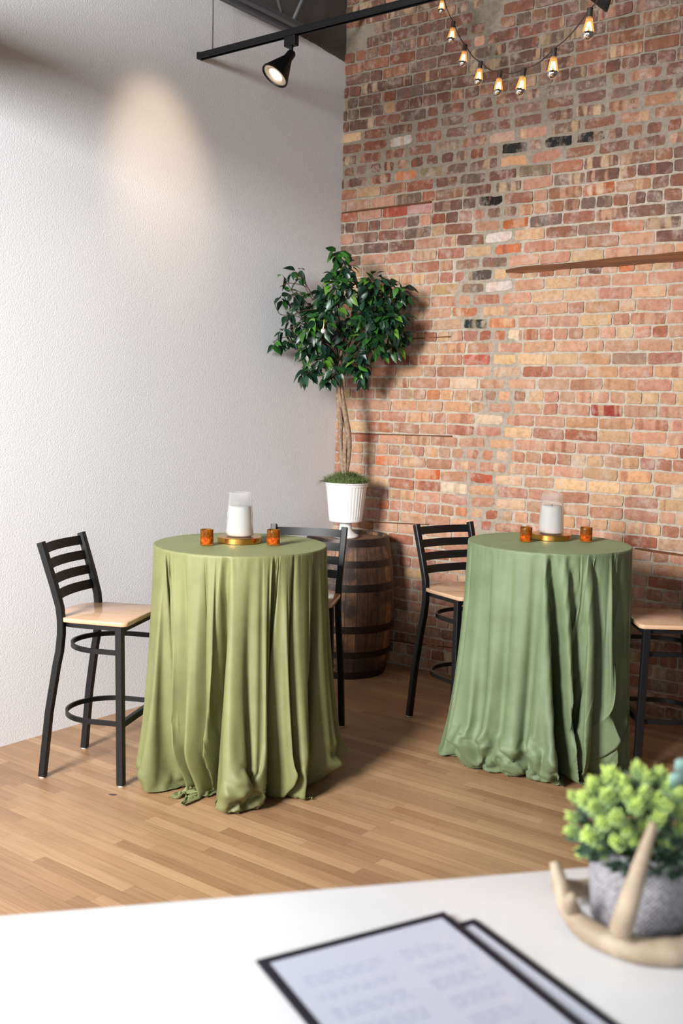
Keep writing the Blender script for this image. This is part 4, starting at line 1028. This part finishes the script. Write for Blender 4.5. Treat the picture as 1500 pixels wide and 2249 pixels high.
# pale teal leaves at the right edge
M['teal_leaf'] = simple('pale_teal_leaf', (140, 176, 168), .5)
q = MB()
for (x, y, dx, dy, ln) in ((1500, 1722, -28, -22, 1.0), (1512, 1700, -24, -30, 1.1), (1520, 1740, -30, 6, .9), (1535, 1690, 4, -40, 1.2)):
    a = loc = None
    d_ = ray(x, y); t_ = (pbase-pn*.03-CAM).dot(pn)/d_.dot(pn); A = CAM+d_*t_-pbase
    d_ = ray(x+dx*ln, y+dy*ln); t_ = (pbase-pn*.05-CAM).dot(pn)/d_.dot(pn); B = CAM+d_*t_-pbase
    ax = (B-A); sd_ = ax.cross(pn).normalized(); nn = pn
    vs = []; fs = []
    for i in range(7):
        t = i/6; w_ = .013*math.sin(PI*(t*.92+.05)); m_ = A.lerp(B, t)-pn*(.006*math.sin(PI*t))
        vs += [m_-sd_*w_, m_-pn*.003, m_+sd_*w_]
    for i in range(6):
        for s in (0, 1): k = i*3+s; fs.append((k, k+1, k+4, k+3))
    q.add(vs, fs)
    q.tube([A, A+Vector((.01, .01, -.05)), Vector((.02, .02, .10))], .0016, 5)
q.build('teal_leaves', M['teal_leaf'], sx_, True)

# bone-coloured antler ring holding the pot
M['antler'] = mat_wood('bone_antler', (122, 104, 84), (176, 160, 138), (18, 18, 18), .6, .9)
ah = thing('antler_holder', 'bone coloured antler cradle around the woven pot on counter', 'plant holder', (PC.x, PC.y, ZC))
ac = math.atan2(-FW.y, -FW.x)     # towards the viewer
def pol(a, r, z): return Vector((r*math.cos(ac+R(a)), r*math.sin(ac+R(a)), z))
beam = [pol(-98, .105, .075), pol(-92, .098, .055), pol(-80, .092, .030), pol(-58, .086, .018), pol(-25, .084, .016), pol(0, .085, .016), pol(30, .087, .018), pol(62, .090, .026), pol(90, .094, .042), pol(115, .098, .06), pol(135, .104, .085)]
bp_ = smooth_path(beam, 6); rr_ = np.interp(np.linspace(0, 10, len(bp_)), range(11), [.006, .009, .012, .0145, .0155, .016, .0155, .014, .012, .009, .005]).tolist()
q = MB(); q.tube(bp_, [v*(1+.1*noise.noise(Vector((i*.4, 2, 0)))) for i, v in enumerate(rr_)], 14); q.build('antler_beam', M['antler'], ah, True)
def rel(px, py, off):
    d_ = ray(px, py); t_ = (pbase-pn*off-CAM).dot(pn)/d_.dot(pn); return CAM+d_*t_-pbase
tine = [rel(1362, 2044, .083), rel(1376, 2000, .092), rel(1394, 1940, .095), rel(1414, 1875, .094), rel(1436, 1806, .09)]
tp = smooth_path(tine, 6); q = MB(); q.tube(tp, np.interp(np.linspace(0, 4, len(tp)), range(5), [.0135, .0125, .0105, .008, .0045]).tolist(), 12); q.build('antler_tine', M['antler'], ah, True)
tine = [pol(-75, .09, .03), pol(-70, .10, .045), pol(-64, .104, .062)]
tp = smooth_path(tine, 5); q = MB(); q.tube(tp, np.interp(np.linspace(0, 2, len(tp)), range(3), [.011, .009, .005]).tolist(), 12); q.build('antler_tine', M['antler'], ah, True)
# back of the cradle closes behind the pot
q = MB(); bk = smooth_path([pol(135, .104, .03), pol(160, .09, .014), pol(190, .088, .013), pol(220, .09, .014), pol(245, .1, .03)], 6); q.tube(bk, .011, 12); q.build('antler_beam', M['antler'], ah, True)

# small dark scrap lying on the floor
q = MB(); c = on_z(247, 1746, 0); q.prism([(.016*math.cos(a)*(1+.3*math.sin(3*a)), .007*math.sin(a)) for a in np.linspace(0, 2*PI, 10, endpoint=False)], .0003, .0025)
o = q.build('scrap', simple('dark_scrap', (70, 58, 54), .7), None, loc=c); o.rotation_euler = (0, 0, .5); tag(o, 'tiny dark scrap on the floor before the left stool', 'scrap')
